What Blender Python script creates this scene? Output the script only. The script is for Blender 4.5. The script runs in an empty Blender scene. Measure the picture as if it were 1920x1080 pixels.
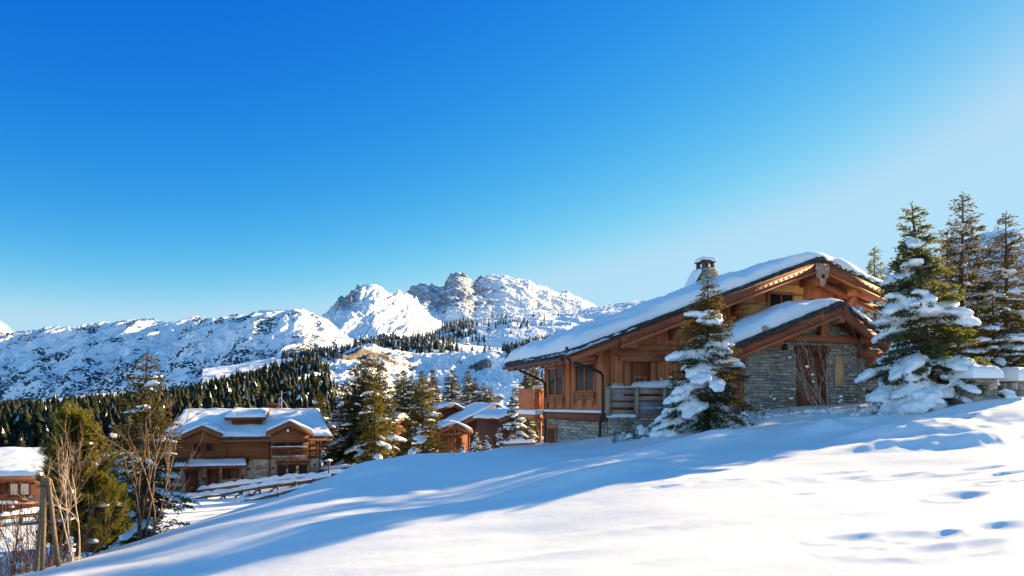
import bpy, math, random
import numpy as np
from mathutils import Vector, Matrix

C = bpy.context.scene.collection
SC = bpy.context.scene
F = 1300.0            # focal length in photo pixels (1920 wide)
HX, HY = 960.0, 758.0  # centre column and horizon row of the photo
def W(px, py, Y):
    """World point that the photo shows at (px, py) when it stands Y metres away (the eye is the origin)."""
    return np.array([(px - HX) / F * Y, Y, (HY - py) / F * Y])

# ------------------------------------------------------------------ noise
_rs = np.random.RandomState(7)
_perm = np.concatenate([_rs.permutation(256)] * 3).astype(np.int64)
_grad = _rs.normal(size=(256, 3)); _grad /= np.linalg.norm(_grad, axis=1)[:, None]
def perlin(p):
    p = np.asarray(p, dtype=np.float64)
    i = np.floor(p).astype(np.int64); f = p - i
    u = f * f * f * (f * (f * 6 - 15) + 10)
    i &= 255
    def g(dx, dy, dz):
        h = _perm[_perm[_perm[i[..., 0] + dx] + i[..., 1] + dy] + i[..., 2] + dz]
        gr = _grad[h & 255]
        return gr[..., 0] * (f[..., 0] - dx) + gr[..., 1] * (f[..., 1] - dy) + gr[..., 2] * (f[..., 2] - dz)
    def l(a, b, t): return a + t * (b - a)
    ux, uy, uz = u[..., 0], u[..., 1], u[..., 2]
    return 1.6 * l(l(l(g(0,0,0), g(1,0,0), ux), l(g(0,1,0), g(1,1,0), ux), uy),
             l(l(g(0,0,1), g(1,0,1), ux), l(g(0,1,1), g(1,1,1), ux), uy), uz)
def fbm(p, octv=4, gain=0.5, lac=2.03):
    p = np.asarray(p, float); s = 0; a = 1; n = 0
    for k in range(octv):
        s = s + a * perlin(p + 17.3 * k); n += a; a *= gain; p = p * lac
    return s / n
def ridged(p, octv=5, gain=0.5, lac=2.1):
    p = np.asarray(p, float); s = 0; a = 1; n = 0
    for k in range(octv):
        s = s + a * (1 - 2 * np.abs(perlin(p + 31.7 * k))); n += a; a *= gain; p = p * lac
    return s / n

# ------------------------------------------------------------------ mesh builder
class MB:
    def __init__(s): s.v = []; s.f = []; s.r = []; s.n = 0
    def add(s, verts, faces, rnd=None):
        """verts (n,3); faces: list of index tuples or an (m,k) array; rnd: value(s) per face"""
        verts = np.asarray(verts, float).reshape(-1, 3)
        if isinstance(faces, np.ndarray): fl = [faces + s.n]; m = len(faces)
        else:
            by = {}
            for f in faces: by.setdefault(len(f), []).append(f)
            fl = [np.array(x, dtype=np.int64) + s.n for x in by.values()]; m = len(faces)
        s.v.append(verts); s.n += len(verts)
        for a in fl:
            s.f.append(a)
            if rnd is None: s.r.append(np.full(len(a), 0.5))
            elif np.isscalar(rnd): s.r.append(np.full(len(a), float(rnd)))
            else: s.r.append(np.asarray(rnd, float)[:len(a)])
        return s
    def hexa(s, c, rnd=None):
        """8 corners: bottom ring (4) then top ring (4)"""
        return s.add(c, [(3,2,1,0), (4,5,6,7), (0,1,5,4), (1,2,6,5), (2,3,7,6), (3,0,4,7)], rnd)
    def box(s, x0, x1, y0, y1, z0, z1, rnd=None):
        return s.hexa([(x0,y0,z0),(x1,y0,z0),(x1,y1,z0),(x0,y1,z0),(x0,y0,z1),(x1,y0,z1),(x1,y1,z1),(x0,y1,z1)], rnd)
    def beam(s, a, b, w, h, up=(0,0,1), rnd=None):
        """bar from a to b, width w sideways, height h along up"""
        a = np.array(a, float); b = np.array(b, float); d = b - a; d /= np.linalg.norm(d)
        up = np.array(up, float); side = np.cross(d, up)
        if np.linalg.norm(side) < 1e-4: side = np.cross(d, (1, 0, 0))
        side /= np.linalg.norm(side); u = np.cross(side, d)
        q = [(-1,-1),(1,-1),(1,1),(-1,1)]
        return s.hexa([a + side*w/2*i + u*h/2*j for i, j in q] + [b + side*w/2*i + u*h/2*j for i, j in q], rnd)
    def prism(s, poly, o, ex, ey, n, depth, rnd=None):
        """polygon poly in the (ex, ey) plane at o, extruded by depth along n"""
        o, ex, ey, n = (np.array(t, float) for t in (o, ex, ey, n))
        k = len(poly)
        a = [o + ex*x + ey*y for x, y in poly]; b = [p + n*depth for p in a]
        return s.add(a + b, [tuple(range(k))[::-1], tuple(range(k, 2*k))] + [(i, (i+1) % k, k + (i+1) % k, k + i) for i in range(k)], rnd)
    def tube(s, pts, rad, sides=6, rnd=None, cap=True):
        pts = np.asarray(pts, float); m = len(pts); rad = np.broadcast_to(rad, (m,))
        t = np.gradient(pts, axis=0); t /= np.linalg.norm(t, axis=1)[:, None] + 1e-9
        ref = np.array([0.13, 0.27, 0.95]) if abs(t[0][2]) < 0.9 else np.array([0.95, 0.2, 0.1])
        a = np.cross(t, ref); a /= np.linalg.norm(a, axis=1)[:, None] + 1e-9
        b = np.cross(t, a)
        an = np.arange(sides) * 2 * math.pi / sides
        v = pts[:, None] + rad[:, None, None] * (a[:, None] * np.cos(an)[None, :, None] + b[:, None] * np.sin(an)[None, :, None])
        i = np.arange(m - 1)[:, None] * sides; j = np.arange(sides)[None]; k = (j + 1) % sides
        fq = np.stack([i + j, i + k, i + sides + k, i + sides + j], -1).reshape(-1, 4)
        s.add(v.reshape(-1, 3), fq, rnd)
        if cap:
            s.add(v[0], [tuple(range(sides))], rnd); s.add(v[-1], [tuple(range(sides))], rnd)
        return s
    def grid(s, P, rnd=None, flip=False):
        P = np.asarray(P); nu, nv = P.shape[:2]
        i = np.arange(nu - 1)[:, None] * nv; j = np.arange(nv - 1)[None]
        q = np.stack([i + j, i + nv + j, i + nv + j + 1, i + j + 1], -1).reshape(-1, 4)
        if flip: q = q[:, ::-1]
        return s.add(P.reshape(-1, 3), q, rnd)
    def mesh(s, name, smooth=False):
        me = bpy.data.meshes.new(name)
        if not s.v: return me
        v = np.concatenate(s.v); tot = sum(a.size for a in s.f); nf = sum(len(a) for a in s.f)
        me.vertices.add(len(v)); me.vertices.foreach_set('co', v.ravel().astype(np.float32))
        me.loops.add(tot); me.loops.foreach_set('vertex_index', np.concatenate([a.ravel() for a in s.f]).astype(np.int32))
        lt = np.concatenate([np.full(len(a), a.shape[1]) for a in s.f]).astype(np.int32)
        ls = np.concatenate([[0], np.cumsum(lt)[:-1]]).astype(np.int32)
        me.polygons.add(nf); me.polygons.foreach_set('loop_start', ls); me.polygons.foreach_set('loop_total', lt)
        if smooth: me.polygons.foreach_set('use_smooth', np.ones(nf, bool))
        at = me.attributes.new('rnd', 'FLOAT', 'FACE'); at.data.foreach_set('value', np.concatenate(s.r).astype(np.float32))
        me.update(calc_edges=True); me.validate()
        return me
    def build(s, name, mat, parent=None, off=None, smooth=False):
        if off is not None: s.v = [a - np.array(off) for a in s.v]
        me = s.mesh(name, smooth)
        me.materials.append(mat)
        o = bpy.data.objects.new(name, me); C.objects.link(o)
        if parent is not None: o.parent = parent
        return o

def tag(o, label=None, cat=None, group=None, kind=None):
    if label: o['label'] = label
    if cat: o['category'] = cat
    if group: o['group'] = group
    if kind: o['kind'] = kind
    return o
def thing(name, loc, label, cat, rz=0, group=None):
    o = bpy.data.objects.new(name, None); C.objects.link(o)
    o.location = [float(t) for t in loc]; o.rotation_euler = (0, 0, rz); o.empty_display_size = 0.2
    return tag(o, label, cat, group)
def copy_tree(o, loc, rz=0, sc=1.0, label=None, group=None, par=None):
    c = o.copy(); C.objects.link(c)
    if par is None:
        c.location = [float(t) for t in loc]; c.rotation_euler = (0, 0, rz); c.scale = (sc, sc, sc) if np.isscalar(sc) else sc
        if label: c['label'] = label
        if group: c['group'] = group
    else: c.parent = par
    for ch in [x for x in bpy.data.objects if x.parent == o]:
        copy_tree(ch, None, par=c)
    return c

# ------------------------------------------------------------------ materials
class NT:
    def __init__(s, name):
        s.m = bpy.data.materials.new(name); s.m.use_nodes = True
        s.t = s.m.node_tree; s.t.nodes.clear()
        s.out = s.t.nodes.new('ShaderNodeOutputMaterial')
    def n(s, typ, **kw):
        nd = s.t.nodes.new(typ)
        for k, v in kw.items():
            if k.startswith('i_'):
                key = k[2:]; key = int(key) if key.isdigit() else key.replace('_', ' ')
                sock = nd.inputs[key]
                if isinstance(v, bpy.types.NodeSocket): s.t.links.new(v, sock)
                else: sock.default_value = v
            else: setattr(nd, k, v)
        return nd
    def link(s, a, b): s.t.links.new(a, b)
    def math(s, op, a, b=0.0, c=0.0, clamp=False):
        nd = s.n('ShaderNodeMath', operation=op, use_clamp=clamp)
        for i, x in enumerate((a, b, c)):
            if isinstance(x, bpy.types.NodeSocket): s.link(x, nd.inputs[i])
            else: nd.inputs[i].default_value = x
        return nd.outputs[0]
    def mix(s, fac, a, b):
        nd = s.n('ShaderNodeMix', data_type='RGBA')
        for x, k in ((fac, 0), (a, 6), (b, 7)):
            if isinstance(x, bpy.types.NodeSocket): s.link(x, nd.inputs[k])
            elif k == 0: nd.inputs[0].default_value = x
            else: nd.inputs[k].default_value = (*x, 1)
        return nd.outputs[2]
    def ramp(s, fac, stops, interp='LINEAR'):
        nd = s.n('ShaderNodeValToRGB'); cr = nd.color_ramp; cr.interpolation = interp
        while len(cr.elements) < len(stops): cr.elements.new(0.5)
        for e, (p, c) in zip(cr.elements, stops):
            e.position = p; e.color = (*c, 1) if len(c) == 3 else c
        s.link(fac, nd.inputs[0]); return nd.outputs[0]
    def step(s, x, a, b):
        nd = s.n('ShaderNodeMapRange', interpolation_type='SMOOTHSTEP'); s.link(x, nd.inputs[0])
        nd.inputs[1].default_value = a; nd.inputs[2].default_value = b
        return nd.outputs[0]
    def noise(s, vec, scale, detail=4, rough=0.55, dist=0.0, out=0):
        nd = s.n('ShaderNodeTexNoise', i_Scale=scale, i_Detail=detail, i_Roughness=rough, i_Distortion=dist); s.link(vec, nd.inputs['Vector'])
        return nd.outputs[out]
    def mapping(s, vec, scale=(1,1,1), rot=(0,0,0)):
        nd = s.n('ShaderNodeMapping'); s.link(vec, nd.inputs[0]); nd.inputs['Scale'].default_value = scale; nd.inputs['Rotation'].default_value = rot
        return nd.outputs[0]
    def bump(s, h, strength=0.4, dist=0.02, normal=None):
        nd = s.n('ShaderNodeBump', i_Strength=strength, i_Distance=dist); s.link(h, nd.inputs['Height'])
        if normal is not None: s.link(normal, nd.inputs['Normal'])
        return nd.outputs[0]
    def obj(s): return s.n('ShaderNodeTexCoord').outputs['Object']
    def geo(s): return s.n('ShaderNodeNewGeometry')
    def rnd(s): return s.n('ShaderNodeAttribute', attribute_name='rnd').outputs['Fac']
    def done(s, color, rough=0.8, normal=None, spec=0.3, **kw):
        b = s.n('ShaderNodeBsdfPrincipled')
        for key, x in (('Base Color', color), ('Roughness', rough), ('Normal', normal), ('Specular IOR Level', spec), *kw.items()):
            if x is None: continue
            if isinstance(x, bpy.types.NodeSocket): s.link(x, b.inputs[key])
            elif key == 'Base Color': b.inputs[key].default_value = (*x, 1)
            else: b.inputs[key].default_value = x
        s.link(b.outputs[0], s.out.inputs[0]); return s.m

def mat_snow(name, fine=60.0, amp=0.012, tint=(0.86, 0.885, 0.92)):
    t = NT(name); o = t.obj()
    a = t.noise(o, fine, 3, 0.6); b = t.noise(o, fine * 0.09, 4, 0.55)
    h = t.math('ADD', t.math('MULTIPLY', a, 0.25), b)
    nrm = t.bump(h, 0.18, amp * 4)
    grain = t.noise(o, fine * 1.6, 2, 0.6)
    nrm = t.bump(grain, 0.4, amp * 1.2, nrm)
    col = t.mix(b, tuple(x * 0.97 for x in tint), tint)
    return t.done(col, 0.55, nrm, 0.25)
def mat_wood(name, base, dark, plank=0.15, axis='v', contrast=0.5, rough=0.72):
    t = NT(name); o = t.obj(); sp = t.n('ShaderNodeSeparateXYZ'); t.link(o, sp.inputs[0])
    x, y, z = sp.outputs
    s = t.math('ADD', x, y) if axis == 'v' else z
    s = t.math('DIVIDE', s, plank); cell = t.math('FLOOR', s); fr = t.math('FRACT', s)
    wn = t.n('ShaderNodeTexWhiteNoise', noise_dimensions='1D'); t.link(cell, wn.inputs['W'])
    edge = t.math('MINIMUM', fr, t.math('SUBTRACT', 1.0, fr)); groove = t.step(edge, 0.0, 0.07)
    g = t.noise(t.mapping(o, (14, 14, 0.9) if axis == 'v' else (0.9, 0.9, 16)), 1.6, 5, 0.62, 0.6)
    big = t.noise(o, 0.9, 4, 0.6)
    k = t.math('ADD', t.math('MULTIPLY', wn.outputs[0], 0.45), t.math('ADD', t.math('MULTIPLY', g, 0.6), t.math('MULTIPLY', big, 0.35)))
    k = t.math('MULTIPLY', t.math('SUBTRACT', k, 0.25), contrast * 2, clamp=True)
    col = t.mix(k, dark, base)
    wz = t.noise(t.mapping(o, (5, 5, 0.5) if axis == 'v' else (0.5, 0.5, 5)), 0.9, 4, 0.6); lum = 0.3 * base[0] + 0.5 * base[1] + 0.2 * base[2]
    col = t.mix(t.math('MULTIPLY', t.step(wz, 0.5, 0.75), 0.45), col, (lum * 0.95, lum * 0.85, lum * 0.78))
    col = t.mix(t.math('SUBTRACT', 1.0, groove), col, tuple(c * 0.18 for c in dark))
    h = t.math('ADD', t.math('MULTIPLY', groove, 0.7), t.math('MULTIPLY', g, 0.25))
    return t.done(col, rough, t.bump(h, 0.5, 0.015), 0.25)
def mat_beam(name, base, dark, rough=0.7, sc=6.0):
    """timber without plank joints, carved-looking mottling"""
    t = NT(name); o = t.obj()
    g = t.noise(t.mapping(o, (1.0, 2.5, 2.5)), sc, 5, 0.65, 0.8); big = t.noise(o, 0.8, 3)
    k = t.step(t.math('ADD', t.math('MULTIPLY', g, 0.75), t.math('MULTIPLY', big, 0.35)), 0.3, 0.8)
    return t.done(t.mix(k, dark, base), rough, t.bump(g, 0.45, 0.02), 0.25)
def mat_stone(name, stops):
    t = NT(name); o = t.obj(); r = t.rnd()
    c = t.ramp(r, stops); nz = t.noise(o, 9.0, 5, 0.65); fine = t.noise(o, 45.0, 3, 0.6)
    c = t.mix(t.step(nz, 0.35, 0.75), t.mix(0.55, c, (0.07, 0.07, 0.07)), c)
    return t.done(c, 0.85, t.bump(t.math('ADD', nz, t.math('MULTIPLY', fine, 0.4)), 0.6, 0.025), 0.25)
def mat_leaf(name, stops, trans=0.45, tcol=(0.30, 0.26, 0.03), snow=False):
    t = NT(name); r = t.rnd()
    nz = t.noise(t.obj(), 1.3, 3)
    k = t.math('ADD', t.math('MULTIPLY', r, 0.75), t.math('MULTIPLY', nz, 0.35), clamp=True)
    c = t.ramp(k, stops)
    d = t.n('ShaderNodeBsdfPrincipled', i_Roughness=0.6); t.link(c, d.inputs['Base Color']); d.inputs['Specular IOR Level'].default_value = 0.2
    tr = t.n('ShaderNodeBsdfTranslucent'); tc = t.mix(k, tuple(x * 0.35 for x in tcol), tcol); t.link(tc, tr.inputs[0])
    mx = t.n('ShaderNodeMixShader', i_0=trans); t.link(d.outputs[0], mx.inputs[1]); t.link(tr.outputs[0], mx.inputs[2])
    if snow:
        ws = t.n('ShaderNodeBsdfDiffuse'); ws.inputs[0].default_value = (0.82, 0.86, 0.9, 1)
        m2 = t.n('ShaderNodeMixShader'); t.link(t.math('GREATER_THAN', r, 1.5), m2.inputs[0]); t.link(mx.outputs[0], m2.inputs[1]); t.link(ws.outputs[0], m2.inputs[2]); mx = m2
    t.link(mx.outputs[0], t.out.inputs[0]); return t.m
def mat_plain(name, a, b, sc=8.0, rough=0.8, bump=0.4, spec=0.3, **kw):
    t = NT(name); nz = t.noise(t.obj(), sc, 5, 0.6)
    return t.done(t.mix(t.step(nz, 0.3, 0.7), a, b), rough, t.bump(nz, bump, 0.02), spec, **kw)
def mat_glass(name):
    t = NT(name); nz = t.noise(t.obj(), 1.5, 2)
    return t.done(t.mix(nz, (0.03, 0.016, 0.010), (0.07, 0.035, 0.02)), 0.25, None, 0.3)

M = {}
M['snow'] = mat_snow('snow', 60.0, 0.006, (0.90, 0.905, 0.92))
M['roof_snow'] = mat_snow('roof_snow', 22.0, 0.02)
M['tree_snow'] = mat_snow('tree_snow', 40.0, 0.015)
M['wood'] = mat_wood('plank_wood', (0.74, 0.245, 0.095), (0.36, 0.110, 0.042), 0.16, 'v', 0.55)
M['wood_dark'] = mat_wood('dark_plank_wood', (0.40, 0.120, 0.044), (0.17, 0.045, 0.016), 0.17, 'v', 0.5)
M['wood_h'] = mat_wood('log_wood', (0.23, 0.092, 0.036), (0.11, 0.042, 0.016), 0.22, 'h', 0.5)
M['wood_red'] = mat_wood('red_plank_wood', (0.15, 0.048, 0.030), (0.08, 0.024, 0.015), 0.14, 'v', 0.5)
M['ply'] = mat_wood('pale_board', (0.86, 0.44, 0.14), (0.70, 0.32, 0.10), 0.42, 'h', 0.5)
M['ply_plain'] = mat_beam('pale_timber', (0.80, 0.44, 0.20), (0.62, 0.32, 0.13))
M['trim'] = mat_beam('trim_timber', (0.56, 0.200, 0.085), (0.27, 0.088, 0.036))
M['trim_brown'] = mat_beam('brown_timber', (0.22, 0.090, 0.042), (0.105, 0.042, 0.019))
M['barge'] = mat_beam('barge_timber', (0.34, 0.098, 0.050), (0.14, 0.036, 0.018), 0.6, 5.0)
M['barge_bright'] = mat_beam('fascia_timber', (0.48, 0.150, 0.062), (0.29, 0.08, 0.032), 0.6, 5.0)
M['beam_dark'] = mat_beam('dark_timber', (0.23, 0.07, 0.03), (0.09, 0.026, 0.011))
M['grey_wood'] = mat_beam('weathered_timber', (0.56, 0.37, 0.27), (0.22, 0.145, 0.12), 0.8, 7.0)
M['pole'] = mat_beam('pole_timber', (0.25, 0.17, 0.10), (0.11, 0.075, 0.045), 0.8, 9.0)
M['slate'] = mat_plain('slate', (0.035, 0.035, 0.04), (0.10, 0.095, 0.095), 14, 0.7, 0.6)
M['metal'] = mat_plain('gutter_metal', (0.025, 0.016, 0.013), (0.05, 0.032, 0.026), 10, 0.45, 0.15, 0.5)
M['plate'] = mat_plain('grey_plate', (0.16, 0.17, 0.19), (0.22, 0.23, 0.25), 3, 0.5, 0.1, 0.4)
M['pale_plate'] = mat_plain('pale_plate', (0.42, 0.41, 0.42), (0.56, 0.55, 0.55), 3, 0.5, 0.1, 0.4)
M['white'] = mat_plain('white_paint', (0.75, 0.75, 0.75), (0.85, 0.85, 0.85), 5, 0.6, 0.05)
M['black'] = mat_plain('dark_void', (0.012, 0.010, 0.010), (0.03, 0.025, 0.022), 5, 0.8, 0.1)
M['curtain'] = mat_plain('curtain_cloth', (0.5, 0.44, 0.4), (0.68, 0.62, 0.58), 9, 0.9, 0.2)
M['glass'] = mat_glass('window_glass')
M['mortar'] = mat_plain('mortar', (0.12, 0.115, 0.105), (0.20, 0.19, 0.17), 12, 0.95, 0.6)
M['stone'] = mat_stone('slab_stone', [(0.0, (0.27, 0.25, 0.23)), (0.3, (0.44, 0.40, 0.35)), (0.55, (0.56, 0.50, 0.42)), (0.78, (0.66, 0.51, 0.31)), (1.0, (0.74, 0.66, 0.55))])
M['stone_warm'] = mat_stone('warm_stone', [(0.0, (0.30, 0.27, 0.23)), (0.5, (0.52, 0.46, 0.38)), (1.0, (0.70, 0.63, 0.53))])
M['bark'] = mat_plain('bark', (0.045, 0.03, 0.02), (0.14, 0.095, 0.06), 20, 0.9, 0.9)
M['twig'] = mat_plain('twig_bark', (0.11, 0.058, 0.032), (0.25, 0.145, 0.085), 12, 0.75, 0.4)
M['red_twig'] = mat_plain('red_twig_bark', (0.13, 0.05, 0.026), (0.27, 0.12, 0.065), 12, 0.75, 0.4)
M['pale_twig'] = mat_plain('pale_twig_bark', (0.30, 0.21, 0.15), (0.52, 0.41, 0.32), 12, 0.75, 0.4)
M['dry_leaf'] = mat_leaf('dry_leaf', [(0, (0.16, 0.08, 0.03)), (1, (0.36, 0.22, 0.10))], 0.35, (0.5, 0.28, 0.10))
M['spruce'] = mat_leaf('spruce_needles', [(0, (0.007, 0.011, 0.004)), (0.5, (0.020, 0.028, 0.009)), (1, (0.038, 0.038, 0.011))], 0.22, (0.27, 0.18, 0.015))
M['fir'] = mat_leaf('fir_needles', [(0, (0.018, 0.032, 0.020)), (0.5, (0.045, 0.075, 0.04)), (1, (0.10, 0.13, 0.06))], 0.38, (0.26, 0.26, 0.05))
M['pine'] = mat_leaf('pine_needles', [(0, (0.012, 0.02, 0.005)), (0.5, (0.034, 0.048, 0.010)), (1, (0.105, 0.115, 0.022))], 0.36, (0.34, 0.29, 0.025))
M['gold'] = mat_leaf('golden_needles', [(0, (0.014, 0.015, 0.005)), (0.5, (0.034, 0.038, 0.010)), (1, (0.085, 0.076, 0.016))], 0.32, (0.36, 0.27, 0.025))
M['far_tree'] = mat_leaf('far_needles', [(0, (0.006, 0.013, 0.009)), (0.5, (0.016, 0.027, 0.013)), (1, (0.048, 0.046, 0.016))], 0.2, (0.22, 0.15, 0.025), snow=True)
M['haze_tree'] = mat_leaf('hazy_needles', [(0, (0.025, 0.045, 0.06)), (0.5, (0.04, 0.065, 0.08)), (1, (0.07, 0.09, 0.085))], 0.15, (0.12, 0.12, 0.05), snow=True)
# ------------------------------------------------------------------ camera, sun, sky
cam = bpy.data.cameras.new('camera'); co = bpy.data.objects.new('camera', cam); C.objects.link(co)
co.location = (0, 0, 0); co.rotation_euler = (math.radians(90), 0, 0)
cam.sensor_width = 36; cam.lens = 36 * F / 1920; cam.shift_y = (HY - 540) / 1920.0
cam.clip_start = 0.1; cam.clip_end = 40000
SC.camera = co
SC.view_settings.view_transform = 'Standard'; SC.view_settings.look = 'None'
SC.view_settings.exposure = 0; SC.view_settings.gamma = 1
SUN_AZ, SUN_EL = math.radians(55), math.radians(17.5)    # azimuth from the view direction towards the right
sd = Vector((math.sin(SUN_AZ) * math.cos(SUN_EL), math.cos(SUN_AZ) * math.cos(SUN_EL), math.sin(SUN_EL)))
sun = bpy.data.lights.new('sun', 'SUN'); so = bpy.data.objects.new('sun', sun); C.objects.link(so)
so.rotation_euler = sd.to_track_quat('Z', 'Y').to_euler(); so.location = (30, 20, 40)
sun.energy = 15.5; sun.angle = math.radians(0.5); sun.color = (1.0, 0.74, 0.38)
wd = bpy.data.worlds.new('World'); SC.world = wd; wd.use_nodes = True
nt = wd.node_tree; nt.nodes.clear()
wo = nt.nodes.new('ShaderNodeOutputWorld'); bg = nt.nodes.new('ShaderNodeBackground')
sk = nt.nodes.new('ShaderNodeTexSky'); sk.sky_type = 'NISHITA'; sk.sun_disc = False
sk.sun_elevation = SUN_EL; sk.sun_rotation = SUN_AZ
sk.altitude = 1800; sk.air_density = 1.0; sk.dust_density = 0.4; sk.ozone_density = 3.0
# grade of the physical sky: x -> a * x ** g per channel (a deeper blue than the model's)
def _wm(op, a, b_):
    n_ = nt.nodes.new('ShaderNodeMath'); n_.operation = op
    for i, x in enumerate((a, b_)):
        if isinstance(x, bpy.types.NodeSocket): nt.links.new(x, n_.inputs[i])
        else: n_.inputs[i].default_value = x
    return n_.outputs[0]
def _wramp(x, a, b_):
    n_ = nt.nodes.new('ShaderNodeMapRange'); n_.interpolation_type = 'SMOOTHSTEP'; nt.links.new(x, n_.inputs[0]); n_.inputs[1].default_value = a; n_.inputs[2].default_value = b_
    return n_.outputs[0]
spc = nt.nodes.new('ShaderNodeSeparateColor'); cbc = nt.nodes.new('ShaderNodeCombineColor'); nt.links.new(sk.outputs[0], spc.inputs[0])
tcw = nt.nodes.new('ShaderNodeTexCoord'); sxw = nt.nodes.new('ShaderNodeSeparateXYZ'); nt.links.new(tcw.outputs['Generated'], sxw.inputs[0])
lz = _wramp(sxw.outputs[2], 0.52, 0.85); lb = _wramp(sxw.outputs[1], 0.25, -0.35); lift = _wm('MAXIMUM', lz, lb)   # unseen sky overhead and behind the camera, brightened to fill shadows and facades
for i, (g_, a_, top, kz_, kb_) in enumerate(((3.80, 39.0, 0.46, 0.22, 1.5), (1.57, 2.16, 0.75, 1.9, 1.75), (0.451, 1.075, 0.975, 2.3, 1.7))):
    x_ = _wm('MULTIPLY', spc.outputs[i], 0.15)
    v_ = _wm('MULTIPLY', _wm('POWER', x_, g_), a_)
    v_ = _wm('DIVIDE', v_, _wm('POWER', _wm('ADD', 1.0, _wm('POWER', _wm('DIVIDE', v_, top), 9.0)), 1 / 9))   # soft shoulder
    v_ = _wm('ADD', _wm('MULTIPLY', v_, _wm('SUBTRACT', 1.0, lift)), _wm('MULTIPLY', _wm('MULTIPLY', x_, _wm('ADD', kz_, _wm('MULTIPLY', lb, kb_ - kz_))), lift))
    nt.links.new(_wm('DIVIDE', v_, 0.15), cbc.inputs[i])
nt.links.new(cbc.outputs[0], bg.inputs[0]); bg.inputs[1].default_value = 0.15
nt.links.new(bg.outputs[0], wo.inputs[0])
SC.cycles.max_bounces = 6; SC.cycles.diffuse_bounces = 3; SC.cycles.glossy_bounces = 2; SC.cycles.transmission_bounces = 3; SC.cycles.transparent_max_bounces = 4
SC.cycles.use_denoising = True

# ------------------------------------------------------------------ near ground: a thin-plate surface through measured heights
_cp = [(0,0,-1.62),(-4,0,-2.05),(4,0,-1.15),(0,-6,-1.6),(-8,-4,-2.6),(8,-4,-0.7),(0,5,-1.62),(-20,-4,-4.2),(20,-4,0.6),(-20,8,-4.5),(20,8,0.4)]
for px, py, Y in [(90,1072,10),(200,1036,12),(330,990,13),(450,953,14.5),(600,903,17),(700,870,20),(850,856,25),(1000,840,32),
                  (1010,846,34),(1120,826,24.6),(1250,806,23),(1400,775,23),(1500,769,23),(1650,760,23.5),(1750,762,21),(1830,750,20.5),(1900,738,21),(1900,728,24),
                  (1900,900,10),(1900,812,15),(1200,900,12.2),(1000,1000,9),(1400,850,15.5),(1620,905,11),(600,1000,10),(400,1058,9.4),(1500,800,19),
                  (1180,850,18),(1050,880,15),(850,920,14.5)]:
    _cp.append(tuple(W(px, py, Y)))
for px, Y, z in [(90,16,-3.6),(200,17,-3.6),(330,18,-3.6),(450,21,-3.5),(600,25,-3.3),(700,29,-3.3),(850,36,-3.3),(1000,46,-3.6),(200,25,-4.8),(450,32,-5.0),(650,40,-4.9),(850,50,-5.0),
                 (500,46,-6.3),(300,47,-6.6),(300,58,-7.3),(450,56,-6.9),(600,57,-6.0),(700,56,-5.7),(850,75,-6.2),(850,100,-6.8),(980,80,-5.6),
                 (0,12,-3.0),(0,30,-5.3),(0,45,-6.4),(100,20,-4.1),(-200,12,-3.4),(-300,30,-5.8),(0,100,-8.4),(-300,80,-8.2),(500,100,-7.6),(300,140,-8.5),(800,140,-7.2),(-400,140,-9),(1200,140,-5),(1900,140,0),(1500,90,0.2)]:
    _cp.append(((px - HX) / F * Y, Y, z))
for x, y, z in [(5,38,-0.9),(2,42,-2.2),(14,38,0.5),(25,25,0.7),(25,38,0.7),(32,18,1.2),(40,45,1.8),(10,60,-0.5),(25,70,0.8)]:
    _cp.append((x, y, z))
_cp = np.array(_cp)
def _warp(xy):
    """compress distance so that the far control points do not dominate the near ones"""
    r = np.linalg.norm(xy, axis=-1, keepdims=True) + 1e-6
    return xy / r * (12 * np.log1p(r / 12))
def _ker(a, b):
    d = np.linalg.norm(a[:, None] - b[None], axis=-1)
    return d * d * np.log(d + 1e-9)
_wc = _warp(_cp[:, :2]); _n = len(_wc)
_A = np.zeros((_n + 3, _n + 3)); _A[:_n, :_n] = _ker(_wc, _wc) + np.eye(_n) * 0.25
_A[:_n, _n:] = np.c_[np.ones(_n), _wc]; _A[_n:, :_n] = _A[:_n, _n:].T
_sol = np.linalg.solve(_A, np.r_[_cp[:, 2], np.zeros(3)])
def _tps(xy):
    w = _warp(xy); out = np.empty(len(w))
    for i in range(0, len(w), 40000):
        k = w[i:i + 40000]; out[i:i + 40000] = _ker(k, _wc) @ _sol[:_n] + np.c_[np.ones(len(k)), k] @ _sol[_n:]
    return out
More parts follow.
